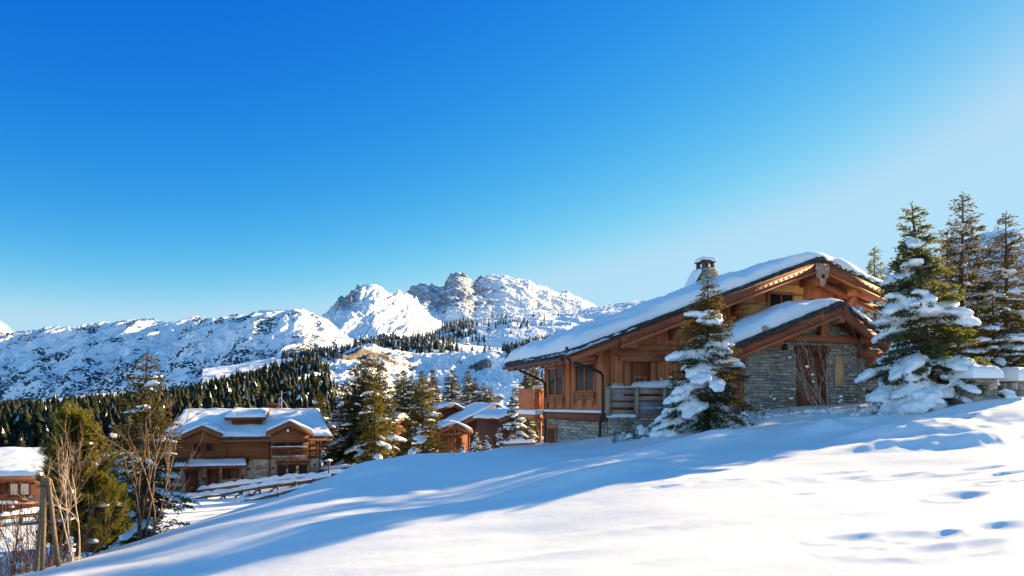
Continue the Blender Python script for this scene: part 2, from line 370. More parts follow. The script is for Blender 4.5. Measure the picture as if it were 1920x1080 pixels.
# drifts, hollows and footprints: (photo column, photo row, distance, radius across, radius along, height, angle)
_bumps = []
def _b(px, py, Y, rx, ry, h, ang=0.0):
    if py < 840 and px > 1550 and Y < 20: h *= 1.3
    if py > 940: h *= 0.36
    p = W(px, py, Y); _bumps.append((p[0], p[1], rx, ry, h, ang))
for a in [(1560,772,18.5,1.1,0.5,0.16,0.4),(1640,800,16.5,0.9,0.45,0.17,0.3),(1690,790,17.2,0.8,0.4,0.16,0.35),(1740,800,16.3,0.9,0.42,0.17,0.3),(1790,808,15.5,0.8,0.4,0.15,0.3),
          (1660,832,14.6,0.7,0.32,0.12,0.25),(1750,826,14.4,0.7,0.32,0.14,0.3),(1830,818,14.2,0.8,0.34,0.15,0.3),(1880,800,14.8,0.9,0.5,0.13,0.5),(1900,775,17,1.5,0.7,0.12,0.5),
          (1800,772,18.5,1.6,0.5,0.10,0.45),(1720,772,19.5,1.3,0.5,0.16,0.4),(1860,750,19,1.8,0.6,0.08,0.45),(1610,786,18.5,0.6,0.35,-0.10,0.3),(1780,790,17.0,0.5,0.3,-0.12,0.3),
          (1805,961,9.0,0.26,0.15,-0.13,0.3),(1785,955,9.3,0.3,0.2,0.05,0.2),
          (1580,1028,7.1,0.22,0.13,-0.08,0.2),(1650,1035,7.0,0.3,0.16,-0.06,0.3),(1690,1018,7.2,0.3,0.2,0.07,0.2),(1745,1032,6.9,0.24,0.13,-0.10,0.3),(1840,1010,7.2,0.22,0.12,-0.07,0.2),(1895,1022,7.0,0.3,0.18,-0.11,0.3),
          (1700,1072,6.3,0.3,0.14,-0.08,0.2),(1790,1078,6.2,0.35,0.16,-0.09,0.2),(1905,1068,6.2,0.35,0.3,0.10,0.2),(1600,1062,6.5,0.2,0.12,-0.05,0.2),
          (1830,885,11.3,0.4,0.12,-0.05,0.2),(1880,905,10.6,0.35,0.1,-0.05,0.2),(1835,930,9.9,0.3,0.1,-0.04,0.2),(1900,940,9.7,0.3,0.1,-0.05,0.2),(1590,900,11.5,0.3,0.1,-0.03,0.2),(1690,905,11.4,0.3,0.1,-0.03,0.2),(1550,888,12.0,0.5,0.15,-0.03,0.2),
          (1510,897,11.6,0.8,0.25,0.05,0.2),(1240,915,11.3,0.25,0.08,-0.03,0.2),(1300,900,11.9,0.3,0.08,-0.03,0.2),(1370,905,11.6,0.25,0.08,-0.03,0.1),(1500,930,10.3,0.2,0.07,-0.02,0.1),
          (1060,1012,8.1,1.0,0.28,-0.05,0.2),(1220,1005,8.2,1.0,0.3,-0.04,0.2),(700,955,11.8,0.5,0.22,-0.07,0.3),(800,950,12.2,0.6,0.2,-0.05,0.3),(850,985,10.6,1.6,0.4,0.07,0.5),
          (720,905,17,0.9,0.4,0.10,0.4),(620,915,16,1.2,0.35,-0.07,0.4),(560,945,13.8,1.2,0.3,0.05,0.4),(680,878,20.5,1.0,0.6,0.18,0.4),(760,868,22,1.4,0.6,0.2,0.4),(940,846,28,1.5,0.9,0.2,0.2),
          (1110,838,24,0.9,0.5,0.12,0.3),(1020,842,31,1.0,0.7,0.18,0.3),(1260,828,17.3,2.6,0.55,0.20,0.62),(1150,876,13.9,2.0,0.42,0.13,0.62),(1060,905,13.0,1.6,0.4,0.09,0.6),(1330,812,18.6,1.6,0.5,0.14,0.5)]:
    _b(*a)
for i in range(10):
    r = random.Random(i + 50); _b(r.uniform(1150, 1900), r.uniform(870, 1075), 0, 0.1, 0.06, 0)
_bumps = [b for b in _bumps if b[4] != 0]
def ground_z(x, y):
    x = np.atleast_1d(np.asarray(x, float)); y = np.atleast_1d(np.asarray(y, float)); sh = x.shape
    x = x.ravel(); y = y.ravel(); r = np.hypot(x, y)
    near = _tps(np.c_[x, np.minimum(y, 150)])
    far = -9 - 0.02 * np.maximum(r - 140, 0)
    w = np.clip((r - 110) / 60, 0, 1)
    z = near * (1 - w) + np.clip(far, -60, 0) * w
    p = np.c_[x, y, 0 * x]
    z += 0.085 * fbm(p * np.array([0.22, 0.42, 1]), 3) + 0.011 * fbm(p * np.array([0.9, 1.8, 1]) + 9, 3) * np.clip(1.6 - r / 60, 0, 1)
    for bx, by, rx, ry, h, an in _bumps:
        m = (np.abs(x - bx) < 4 * max(rx, ry)) & (np.abs(y - by) < 4 * max(rx, ry))
        if not m.any(): continue
        dx, dy = x[m] - bx, y[m] - by; c, s_ = math.cos(an), math.sin(an)
        u = (dx * c + dy * s_) / rx; v = (-dx * s_ + dy * c) / ry; d2 = u * u + v * v
        d2 = d2 * (1 + .5 * fbm(np.c_[x[m], y[m], 0 * dx + bx] * 2.2, 2)); z[m] += h * np.exp(-d2) + (0.45 * abs(h) * np.exp(-((np.sqrt(d2) - 1.7) / 0.5) ** 2) if h < 0 else 0)
    return z.reshape(sh)
def gz(x, y): return float(ground_z(x, y)[0])

th = np.radians(np.concatenate([np.arange(-178, -48, 3.0), np.linspace(-48, 48, 1300), np.arange(51, 179, 3.0)]))
rr = np.concatenate([np.geomspace(0.4, 4.5, 12)[:-1], np.geomspace(4.5, 130, 620)[:-1], np.geomspace(130, 12000, 60)])
X = np.sin(th)[:, None] * rr[None]; Y = np.cos(th)[:, None] * rr[None]
Zg = ground_z(X, Y)
gm = MB().grid(np.stack([X, Y, Zg], -1))
gm.add([(0.4*math.sin(t), 0.4*math.cos(t), gz(0, 0)) for t in np.radians(np.arange(0, 360, 30))], [tuple(range(12))[::-1]])
tag(gm.build('snow_ground', M['snow'], smooth=True), kind='structure')

# ------------------------------------------------------------------ hills and mountains
def mat_mountain(name, rock_a, rock_b, thr=0.6, tree=0.0, tree_sc=0.02, sc=0.01, tint=(0.84, 0.87, 0.92), tree_col=(0.03, 0.05, 0.05), streak=(1, 1, 1), bias=None, tree_low=None):
    t = NT(name); o = t.obj(); g = t.geo()
    sp = t.n('ShaderNodeSeparateXYZ'); t.link(g.outputs['True Normal'], sp.inputs[0]); nz = sp.outputs[2]
    n1 = t.noise(t.mapping(o, streak), sc, 8, 0.65, 0.3); n2 = t.noise(o, sc * 5, 5, 0.65)
    n3 = t.noise(t.mapping(o, (1, 1, 5)), sc * 6, 4, 0.6)
    nz = t.math('ADD', nz, t.math('MULTIPLY', t.math('SUBTRACT', n3, 0.5), 0.55))
    k = t.math('ADD', nz, t.math('ADD', t.math('MULTIPLY', t.math('SUBTRACT', n1, 0.5), 0.9), t.math('MULTIPLY', t.math('SUBTRACT', n2, 0.5), 0.5)))
    if bias: k = bias(t, o, g, k)
    rock = t.math('SUBTRACT', 1.0, t.step(k, thr - 0.07, thr + 0.07))
    rc = t.mix(t.step(n2, 0.3, 0.7), rock_a, rock_b)
    c = t.mix(rock, tint, rc)
    if tree > 0:
        v = t.n('ShaderNodeTexVoronoi', i_Scale=tree_sc); t.link(t.mapping(o, (1, 1, 0.7)), v.inputs['Vector'])
        big = t.noise(t.mapping(o, (1.6, 1.0, 0.55), (0, 0.5, 0)), sc * 1.6, 5, 0.6, 0.5)
        if tree_low:
            sp2_ = t.n('ShaderNodeSeparateXYZ'); t.link(o, sp2_.inputs[0]); big = t.math('ADD', big, t.math('MULTIPLY', t.step(sp2_.outputs[2], tree_low[0], tree_low[1]), 0.11))
        cl = t.step(t.math('ADD', big, t.math('MULTIPLY', t.math('SUBTRACT', n2, 0.5), 0.55)), 1.04 - tree, 1.18 - tree)
        dots = t.math('LESS_THAN', v.outputs['Distance'], t.math('ADD', 0.16, t.math('MULTIPLY', cl, 0.42)))
        cl = t.math('MAXIMUM', cl, t.math('MULTIPLY', t.step(n2, 0.5, 0.6), 0.3))
        c = t.mix(t.math('MULTIPLY', dots, cl), c, tree_col)
    b = t.bump(t.math('ADD', n2, n1), 0.6, 0.25 / sc * 0.3)
    return t.done(c, 0.85, b, 0.15)

def layer(name, crest, base, nu, nv, amp, freq, mat, power=1.0, rid=True, seed=0.0, jag=0.0, back=0.5, cfade=0.3, aniso=(1, 1, 1), smooth=False, octv=6, gain=0.5):
    """A mountain flank between a crest line and a base line, both measured as (column, row, distance); carved by noise, with a back slope."""
    cr = np.array([W(*c) for c in crest]); ba = np.array([W(*c) for c in base])
    def along(P, n, key):
        k = np.array([q[0] for q in key], float); u = np.linspace(k[0], k[-1], n)
        return np.stack([np.interp(u, k, P[:, i]) for i in range(3)], -1)
    cl = along(cr, nu, crest); bl = along(ba, nu, base)
    v = np.linspace(0, 1, nv)
    P = bl[:, None] + (cl - bl)[:, None] * v[None, :, None]
    P[..., 2] = bl[:, None, 2] + (cl[:, None, 2] - bl[:, None, 2]) * (v[None] ** power)
    du = np.gradient(P, axis=0); dv = np.gradient(P, axis=1); N = np.cross(du, dv); N /= np.linalg.norm(N, axis=-1, keepdims=True) + 1e-9
    q = P * freq * np.array(aniso) + seed
    d = ridged(q, octv, gain) if rid else fbm(q, octv, gain)
    win = np.sin(np.clip(v / 0.12, 0, 1) * math.pi / 2) * (1 - (1 - cfade) * np.clip((v - 0.8) / 0.2, 0, 1) ** 1.5)
    P = P + N * (amp * d * win[None])[..., None]
    if jag: P[:, -1, 2] += jag * fbm(cl * freq * 6 + seed, 5)
    sk_ = P[:, 0].copy(); sk_[:, 2] = sk_[:, 2] * 0.3 - 0.05 * sk_[:, 1]; sk_[:, :2] *= 0.8; P = np.concatenate([sk_[:, None], P], 1)
    # back slope
    bk = []
    for k, (dy, dz) in enumerate(((0.06, -0.02), (0.25, -0.3), (back, -1.0))):
        Q = P[:, -1].copy(); Hh = (cl[:, 2] - bl[:, 2])
        Q[:, 1] += dy * np.abs(Hh) * 2; Q[:, 2] += dz * Hh; bk.append(Q)
    P2 = np.concatenate([P, np.stack(bk, 1)], 1)
    mb = MB().grid(P2); o = mb.build(name, mat, smooth=smooth); tag(o, kind='structure')
    return P

RK = (0.24, 0.21, 0.20); RK2 = (0.40, 0.345, 0.31)
def _b_massif(t, o, g, k):
    sp = t.n('ShaderNodeSeparateXYZ'); t.link(o, sp.inputs[0])
    lo = t.math('MULTIPLY', t.step(sp.outputs[0], 150.0, -450.0), t.step(sp.outputs[2], 620.0, 860.0))
    return t.math('SUBTRACT', t.math('ADD', k, 0.20), t.math('MULTIPLY', lo, 0.58))
def _b_peak(t, o, g, k):
    sn = t.n('ShaderNodeSeparateXYZ'); t.link(g.outputs['Normal'], sn.inputs[0]); sp = t.n('ShaderNodeSeparateXYZ'); t.link(o, sp.inputs[0])
    lo = t.math('MULTIPLY', t.step(sp.outputs[0], -800.0, -960.0), t.step(sp.outputs[2], 430.0, 600.0))
    return t.math('SUBTRACT', t.math('ADD', k, 0.24), t.math('MULTIPLY', lo, 0.85))
m_massif = mat_mountain('massif_rock', (0.21, 0.22, 0.27), (0.36, 0.34, 0.36), 0.36, sc=0.0030, streak=(0.5, 1, 2.2), bias=_b_massif)
m_peak = mat_mountain('peak_rock', (0.22, 0.23, 0.27), (0.36, 0.34, 0.35), 0.40, sc=0.004, streak=(1.5, 1, 0.6), bias=_b_peak)
m_right = mat_mountain('crag_rock', (0.26, 0.25, 0.28), (0.44, 0.37, 0.33), 0.52, sc=0.0032, streak=(1, 1, 1.4))
m_ridge = mat_mountain('ridge_rock', (0.16, 0.18, 0.22), (0.27, 0.27, 0.28), 0.28, tree=0.57, tree_sc=0.11, sc=0.0042, tree_col=(0.045, 0.068, 0.09), streak=(1, 1, 0.55), tree_low=(230.0, 40.0))  # tree and rock tones blued: distance haze painted into the colour
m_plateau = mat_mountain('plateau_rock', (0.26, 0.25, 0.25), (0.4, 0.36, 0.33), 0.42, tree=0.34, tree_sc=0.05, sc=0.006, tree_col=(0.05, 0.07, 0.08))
def _b_gully(t, o, g, k):
    sp = t.n('ShaderNodeSeparateXYZ'); t.link(o, sp.inputs[0])
    n = t.noise(o, 0.03, 3, 0.6); k = t.math('ADD', k, 0.36)
    for (px, py, Y_, rx, rz_, a_) in ((728, 676, 500, 18, 9, 0.70), (762, 690, 470, 12, 6, .6), (655, 672, 470, 22, 7, 0.55), (640, 700, 400, 14, 6, .45), (905, 690, 430, 9, 6, .8), (868, 684, 450, 6, 4, .6), (1004, 662, 440, 6, 10, .75), (985, 700, 400, 8, 9, .45), (820, 745, 300, 12, 4, .5)):
        c = W(px, py, Y_)
        dx = t.math('DIVIDE', t.math('SUBTRACT', sp.outputs[0], c[0]), rx); dz = t.math('DIVIDE', t.math('SUBTRACT', sp.outputs[2], c[2]), rz_)
        d = t.math('ADD', t.math('SQRT', t.math('ADD', t.math('MULTIPLY', dx, dx), t.math('MULTIPLY', dz, dz))), t.math('MULTIPLY', t.math('SUBTRACT', n, 0.5), 1.6))
        k = t.math('SUBTRACT', k, t.math('MULTIPLY', t.step(d, 1.15, 0.45), a_))
    return k
m_gully = mat_mountain('gully_rock', (0.09, 0.08, 0.075), (0.24, 0.195, 0.165), 0.60, sc=0.045, streak=(1.6, 1, 0.35), bias=_b_gully)
m_hill = mat_mountain('hill_snow', (0.17, 0.15, 0.14), (0.32, 0.26, 0.21), 0.10, sc=0.03)

layer('mountain', [(-260,640,6000),(-120,600,6000),(-40,585,6000),(0,609,6100),(22,630,6200),(60,660,6200)], [(-260,760,5000),(60,760,5000)], 90, 40, 70, 0.002, m_right, 1.2)
layer('mountain', [(720,575,6000),(762,551,6100),(776,540,6150),(800,538,6200),(812,541,6250),(826,543,6300),(838,538,6300),(843,524,6300),(856,515,6320),(870,517,6350),(884,529,6400),(888,534,6430),(902,526,6450),(918,521,6500),(940,519,6560),(960,523,6600),(974,526,6650),(990,526,6700),(1004,536,6800),(1030,546,6900),(1060,553,7000),(1085,562,7100),(1110,573,7200),(1128,584,7300),(1200,600,7500),(1320,610,7700)],
      [(720,650,4300),(860,650,4400),(960,640,4800),(1130,620,5600),(1320,620,6000)], 760, 190, 62, 0.0040, m_massif, 1.3, jag=55, cfade=0.6, gain=0.55, seed=3.1, aniso=(0.8, 1.0, 1.5))
layer('mountain', [(560,640,4100),(600,592,4150),(614,583,4180),(640,568,4230),(662,555,4280),(680,545,4330),(692,541,4360),(700,541,4400),(716,547,4500),(736,552,4600),(744,550,4650),(760,555,4730),(775,566,4800),(800,588,4900),(826,610,5000),(850,630,5050)],
      [(560,720,2600),(640,690,2700),(740,670,3000),(830,650,3900),(850,650,4200)], 460, 190, 60, 0.0040, m_peak, 1.15, jag=48, cfade=0.6, gain=0.52, seed=11.0, aniso=(2.0, 0.5, 0.22))
layer('mountain', [(-700,690,4366),(-300,655,3726),(-60,640,3342),(0,628,3246),(60,624,3150),(110,620,3070),(160,614,2990),(210,611,2910),(250,607,2846),(290,604,2782),(330,607,2718),(380,602,2638),(430,598,2558),(470,593,2494),(505,586,2438),(530,588,2398),(552,587,2362),(568,586,2370),(582,592,2405),(600,604,2450),(620,622,2500),(650,650,2575),(680,680,2650)],
      [(-700,800,2500),(0,768,2000),(250,745,1900),(450,730,1750),(560,715,1750),(640,690,2000),(680,690,2300)], 820, 230, 48, 0.0056, m_ridge, 1.0, jag=16, cfade=0.55, gain=0.44, seed=5.0, aniso=(1.2, 0.5, 0.32))
layer('mountain', [(1300,560,6000),(1450,520,6000),(1560,545,6000),(1640,514,5900),(1665,502,5800),(1690,515,5700),(1720,500,5500),(1745,488,5400),(1770,470,5300),(1800,452,5200),(1840,441,5100),(1870,437,5100),(1905,434,5000),(1925,440,5000),(1960,455,4900),(2100,430,4800),(2400,440,4600)],
      [(1300,700,3500),(1700,700,3300),(2400,700,3000)], 460, 150, 95, 0.0042, m_right, 1.1, jag=40, gain=0.6, seed=8.0, cfade=0.3)
plat = layer('hill', [(790,650,2300),(815,632,2400),(836,615,2500),(858,607,2600),(885,603,2700),(920,598,2800),(955,590,2900),(1000,586,3000),(1050,588,3050),(1100,583,3100),(1180,570,3100),(1300,560,3100)],
      [(790,668,1450),(850,664,1500),(950,655,1500),(1100,650,1500),(1300,640,1500)], 420, 110, 15, 0.010, m_plateau, 0.75, jag=5, seed=2.0, cfade=0.9)
terr = layer('hill', [(380,690,900),(560,668,1000),(620,660,1050),(680,648,1100),(740,637,1150),(790,634,1150),(830,637,1150),(870,645,1150),(910,652,1150),(960,655,1150),(1010,642,1150),(1080,628,1150),(1180,610,1150)],
      [(380,760,600),(620,720,600),(760,700,600),(900,700,600),(1040,700,600),(1180,690,600)], 360, 90, 9, 0.012, m_hill, 0.9, seed=4.0, cfade=0.6, rid=False)
gull = layer('hill', [(520,720,470),(590,682,475),(625,673,485),(655,661,500),(690,655,520),(715,652,540),(745,662,570),(775,672,575),(800,672,560),(830,669,535),(860,670,515),(895,671,495),(930,668,470),(965,672,440),(990,655,450),(1012,640,500),(1040,660,520),(1090,690,520)],
      [(520,812,175),(640,810,178),(740,806,215),(800,804,215),(900,802,190),(965,800,180),(1000,796,205),(1090,786,210)], 520, 280, 12.0, 0.017, m_gully, 1.45, seed=7.4, cfade=0.4, jag=1.8, aniso=(1.7, 0.7, 0.3), octv=6, gain=0.52)
m_floor = mat_mountain('forest_floor', (0.03, 0.035, 0.02), (0.07, 0.055, 0.03), 1.42, sc=0.03)
fore = layer('hill', [(-900,800,420),(-300,780,420),(0,768,420),(120,762,420),(240,748,430),(330,738,430),(400,722,440),(440,708,450),(500,696,450),(560,684,450),(590,678,440),(612,690,420),(626,720,360),(645,770,300),(665,830,220)],
      [(-900,850,160),(0,846,165),(240,838,165),(440,835,165),(560,835,165),(620,838,165),(665,838,165)], 300, 90, 4, 0.012, m_floor, 1.0, rid=False, seed=9.0, cfade=0.5)
meadow = layer('hill', [(-300,772,760),(0,762,760),(110,747,760),(180,739,760),(250,732,760),(330,732,760),(420,730,760)], [(-300,800,440),(0,790,440),(250,770,450),(420,760,460)], 120, 40, 3, 0.01, m_hill, 0.8, rid=False, cfade=0.5)

def sample(P, u, v):
    i = u * (P.shape[0] - 1.001); j = v * (P.shape[1] - 1.001); a, b = int(i), int(j); s, t = i - a, j - b
    return (P[a, b]*(1-s) + P[a+1, b]*s)*(1-t) + (P[a, b+1]*(1-s) + P[a+1, b+1]*s)*t
def far_proto(seed, tiers, pts):
    """a small conifer of ragged tiers, 1 unit high"""
    r = np.random.RandomState(seed); vs, fs, rn = [], [], []; n = 0
    for k in range(tiers):
        z0 = 0.06 + 0.90 * (k / tiers); rad = (0.20 + 0.03 * r.rand()) * (1 - k / tiers) ** 0.85 + 0.012; top = z0 + 1.55 / tiers
        a = np.arange(pts) * 2 * math.pi / pts + r.rand() * 6
        rr_ = rad * np.where(np.arange(pts) % 2 == 0, 1.0, 0.55) * (0.75 + 0.5 * r.rand(pts))
        zz = z0 - 0.035 * (rr_ / rad) + 0.02 * r.randn(pts)
        ring = np.c_[np.cos(a) * rr_, np.sin(a) * rr_, zz]; vs.append(ring); vs.append([[0.008 * r.randn(), 0.008 * r.randn(), min(top, 1.0)]])
        for i in range(pts):
            fs.append((n + i, n + (i + 1) % pts, n + pts)); rn.append(r.rand())
        n += pts + 1
    return np.concatenate(vs), np.array(fs), np.array(rn)
FP = [far_proto(s, 10, 12) for s in range(5)]; FL = [far_proto(s + 20, 4, 6) for s in range(4)]
def wood(name, pts, hs, mat, seed=0, lod=None, snow=0.12, wide=1.0, sink=0.4):
    r = np.random.RandomState(seed); mb = MB()
    for p, h in zip(pts, hs):
        near = lod is None or p[1] < lod
        v, f, rn = (FP if near else FL)[r.randint(4)]
        a = r.rand() * 6.28; c, s = math.cos(a), math.sin(a); w = h * wide * r.uniform(0.8, 1.15)
        q = np.c_[(v[:, 0]*c - v[:, 1]*s) * w, (v[:, 0]*s + v[:, 1]*c) * w, v[:, 2] * h] + p - np.array([0, 0, sink])
        g = np.clip(rn * 0.7 + r.uniform(-0.2, 0.35), 0, 1); g[r.rand(len(g)) < snow * r.uniform(0.2, 1.8)] = 2.0
        mb.add(q, f, g)
    o = mb.build(name, mat); tag(o, kind='stuff'); return o
R = np.random.RandomState(3)
pts, hs = [], []
while len(pts) < 10500:
    u, v = R.rand(), R.rand() ** 1.3
    p = sample(fore, u, v)
    if abs(p[0] / p[1]) > 0.95 and p[0] < 0 and R.rand() < 0.7: continue
    if fbm(np.array([[p[0] * .02, p[1] * .02, 0.3]]), 2)[0] < -0.6: continue
    pts.append(p); hs.append(R.uniform(5, 12) * (0.6 + 0.55 * R.rand() ** 1.5) * (1.05 - 0.5 * v))
tag(wood('forest', pts, hs, M['far_tree'], 1, lod=400, snow=0.022, wide=1.4), 'dense dark conifer forest covering the hillside behind the left chalet', 'forest')
def patch(P, lines, n, hr, seed):
    """trees in ellipses given as (column, row, half width, half height, weight) of the hillside P"""
    r = np.random.RandomState(seed); flat = P.reshape(-1, 3); px = HX + flat[:, 0] / flat[:, 1] * F; py = HY - flat[:, 2] / flat[:, 1] * F
    pr = np.zeros(len(flat))
    for cx, cy, rx, ry, w in lines:
        d = ((px - cx) / rx) ** 2 + ((py - cy) / ry) ** 2; pr += w * np.exp(-d * 1.2) * (d < 2.2)
    pr *= np.clip(0.4 + fbm(flat * 0.02, 3) * 2, 0, 1); pr /= pr.sum()
    i = r.choice(len(flat), n, p=pr); q = flat[i] + np.c_[r.randn(n) * 2, r.randn(n) * 2, np.zeros(n)]
    return list(q), list(r.uniform(*hr, n))
p1, h1 = patch(terr, [(600,666,60,12,1),(660,656,50,12,1.2),(720,646,50,10,1.3),(760,650,50,16,1.0),(800,655,40,22,.6),(840,668,40,15,.25),(700,668,60,10,.5),(1000,660,40,18,1.2),(1050,660,50,30,1.4),(930,668,50,8,.25)], 1150, (8, 15), 5)
p2, h2 = patch(gull, [(1000,690,22,40,1.2),(975,665,25,14,1.2),(1040,680,40,30,1.2),(620,760,12,40,.9),(600,690,20,14,1.4),(640,690,8,20,.3)], 200, (4, 8), 6)
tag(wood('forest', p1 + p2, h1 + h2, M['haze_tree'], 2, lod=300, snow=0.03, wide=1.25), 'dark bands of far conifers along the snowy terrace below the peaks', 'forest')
p3, h3 = patch(plat, [(860,625,28,18,1.2),(890,632,40,16,.7),(950,610,40,12,.25),(830,638,20,8,.8),(1000,605,60,12,.15)], 260, (12, 22), 7)
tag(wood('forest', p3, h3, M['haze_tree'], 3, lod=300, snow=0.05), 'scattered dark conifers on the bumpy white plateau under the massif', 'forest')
# ------------------------------------------------------------------ building helpers (house-local coordinates: x along the front, y into the house)
def interp_path(path, t):
    """point on a roof profile [(x, z), ...] at x = t"""
    xs = [p[0] for p in path]; zs = [p[1] for p in path]
    return np.interp(t, xs, zs)
def snow_sheet(mb, path, y0, y1, th, step=0.12, wob=0.08, seed=0, over=0.05, edge=0.30, ridge_soft=0.5, lump=0.25, axis='x'):
    """a blanket of snow with rounded, wavering rims lying on a roof profile; axis 'x': profile across x, ridge along y"""
    x0, x1 = path[0][0] - over, path[-1][0] + over; ya, yb = y0 - over, y1 + over
    nx = max(8, int((x1 - x0) / step)); ny = max(8, int((yb - ya) / step))
    def ends(n, L):   # closer samples at the rims
        t = np.linspace(0, 1, n); e = np.array([0, .012, .03, .06, .1, .15, .22]) * min(1, edge * 3.2 / L)
        return np.unique(np.concatenate([e, 1 - e, t]))
    ux = ends(nx, x1 - x0); uy = ends(ny, yb - ya)
    U, V = np.meshgrid(ux, uy, indexing='ij')
    px_ = np.stack([U * 0 + 3.7 * seed, V * (yb - ya) * 1.1, U * 0], -1); py_ = np.stack([U * (x1 - x0) * 1.1, V * 0 + 5.1 * seed, V * 0 + 2], -1)
    xw0 = fbm(px_, 3) * wob; xw1 = fbm(px_ + 40, 3) * wob; yw0 = fbm(py_, 3) * wob; yw1 = fbm(py_ + 40, 3) * wob
    Xs = (x0 + xw0) * (1 - U) + (x1 + xw1) * U; Ys = (ya + yw0) * (1 - V) + (yb + yw1) * V
    rs = ridge_soft
    Zb = (interp_path(path, Xs - rs) + interp_path(path, Xs + rs) + 2 * interp_path(path, Xs) + interp_path(path, Xs - rs/2) + interp_path(path, Xs + rs/2)) / 6 if rs else interp_path(path, Xs)
    sl = np.where(Xs < path[0][0] + rs, 0, 0)
    Zb0 = interp_path(path, Xs)
    ed = np.minimum(np.abs(Xs - path[0][0] + over), np.abs(path[-1][0] + over - Xs)); w = np.clip(ed / (rs + 0.2), 0, 1); Zb = Zb0 * (1 - w) + Zb * w
    Zb = np.where(Xs < path[0][0], path[0][1] + (Xs - path[0][0]) * (path[1][1] - path[0][1]) / (path[1][0] - path[0][0]), Zb)
    Zb = np.where(Xs > path[-1][0], path[-1][1] + (Xs - path[-1][0]) * (path[-1][1] - path[-2][1]) / (path[-1][0] - path[-2][0]), Zb)
    d = np.minimum(np.minimum(U * (x1 - x0), (1 - U) * (x1 - x0)), np.minimum(V * (yb - ya), (1 - V) * (yb - ya)))
    d = np.clip(d / edge, 0, 1); prof = np.sqrt(np.clip(1 - (1 - d) ** 2, 0, 1))
    q = np.stack([Xs, Ys, Xs * 0 + seed * 3.3], -1)
    T = th * (1 + lump * fbm(q * 0.7, 3) + 0.12 * lump * fbm(q * 3, 2)) * prof
    bulge = np.sin(np.clip(d * 1.2, 0, 1) * math.pi) * 0.05
    top = np.stack([Xs, Ys, Zb + T + 0.004], -1); bot = np.stack([Xs, Ys, Zb0 * 0 + Zb - 0.0], -1)
    mb.grid(top)
    for sl_ in (np.s_[0, :], np.s_[-1, :], np.s_[:, 0], np.s_[:, -1]):
        a = top[sl_]; b = a.copy(); b[:, 2] -= 0.05
        mb.grid(np.stack([a, b], 1))
    return mb
def slates(mb, a, b, out, up, layers=2, n=None, seed=0, deep=0.5, th=0.03, stick=0.07):
    """ragged overlapping slates along the roof edge a-b, poking out along `out`"""
    a, b, out, up = (np.array(t, float) for t in (a, b, out, up)); L = np.linalg.norm(b - a); e = (b - a) / L; r = random.Random(seed)
    for k in range(layers):
        s = -0.02
        while s < L:
            w = r.uniform(0.16, 0.42); o = r.uniform(-0.01, stick) - 0.025 * k; z = k * th * 1.05 + r.uniform(-.006, .012); t = th * r.uniform(.7, 1.25); tl = r.uniform(-.02, .03)
            p = a + e * s + out * o + up * z; q = a + e * min(s + w - 0.008, L + .02) + out * (o + r.uniform(-.02, .02)) + up * (z + tl * .3)
            i = -out * deep
            mb.hexa([p, q, q + i, p + i, p + up * t, q + up * t, q + i + up * t, p + i + up * t], r.random())
            s += w
    return mb
def stone_face(mb, o, u, n, L, z0, z1, holes=(), row=(0.07, 0.13), ln=(0.18, 0.5), seed=0, top=None, relief=0.03):
    """a face of individually cut slabs: origin o, along u, outward normal n; holes = (u0, u1, z0, z1); top(u) clips the height"""
    o, u, n = (np.array(t, float) for t in (o, u, n)); r = random.Random(seed); z = z0; zz = np.array([0, 0, 1.0]); faces = 0
    while z < z1 - 0.02:
        h = min(r.uniform(*row), z1 - z); s = r.uniform(-0.2, 0)
        while s < L:
            w = r.uniform(*ln); a, b = max(s, 0), min(s + w, L); s += w
            segs = [(a, b)]
            for h0, h1, k0, k1 in holes:
                if z + h * .6 > k0 and z + h * .4 < k1:
                    ns = []
                    for (c, d) in segs:
                        if d <= h0 or c >= h1: ns.append((c, d))
                        else:
                            if c < h0: ns.append((c, h0))
                            if d > h1: ns.append((h1, d))
                    segs = ns
            for c, d in segs:
                if d - c < 0.04: continue
                if top is not None and z + h > top((c + d) / 2): continue
                g = 0.006; f = r.uniform(0.005, relief); ins = 0.010
                P = [o + u * c_ + zz * z_ for c_, z_ in ((c + g, z + g), (d - g, z + g + r.uniform(-.004, .004)), (d - g, z + h - g), (c + g, z + h - g))]
                Q = [o + u * c_ + zz * z_ + n * (f + r.uniform(-.006, .006)) for c_, z_ in ((c + g + ins, z + g + ins), (d - g - ins, z + g + ins), (d - g - ins, z + h - g - ins), (c + g + ins, z + h - g - ins))]
                P = [p - n * 0.01 for p in P]
                mb.add(P + Q, [(4,5,6,7), (0,1,5,4), (1,2,6,5), (2,3,7,6), (3,0,4,7)], r.random())
        z += h
    return mb
class House:
    def each(s, name, boxes, mat, parent=None):
        for b in boxes: s.part(name, MB().box(*b), mat, parent)
    """a building whose parts are given in its own frame, z measured from eye level"""
    def __init__(s, name, loc, rz, zb, label, cat='chalet', group=None):
        s.t = thing(name, (loc[0], loc[1], zb), label, cat, rz, group); s.zb = zb
        s.rz = rz; s.loc = np.array([loc[0], loc[1], 0.0])
    def part(s, name, mb, mat, parent=None, label=None, smooth=False):
        o = mb.build(name, M[mat] if isinstance(mat, str) else mat, parent or s.t, (0, 0, s.zb), smooth)
        if label: o['label'] = label
        return o
    def world(s, p):
        c, k = math.cos(s.rz), math.sin(s.rz); return np.array([p[0]*c - p[1]*k, p[0]*k + p[1]*c, p[2]]) + s.loc
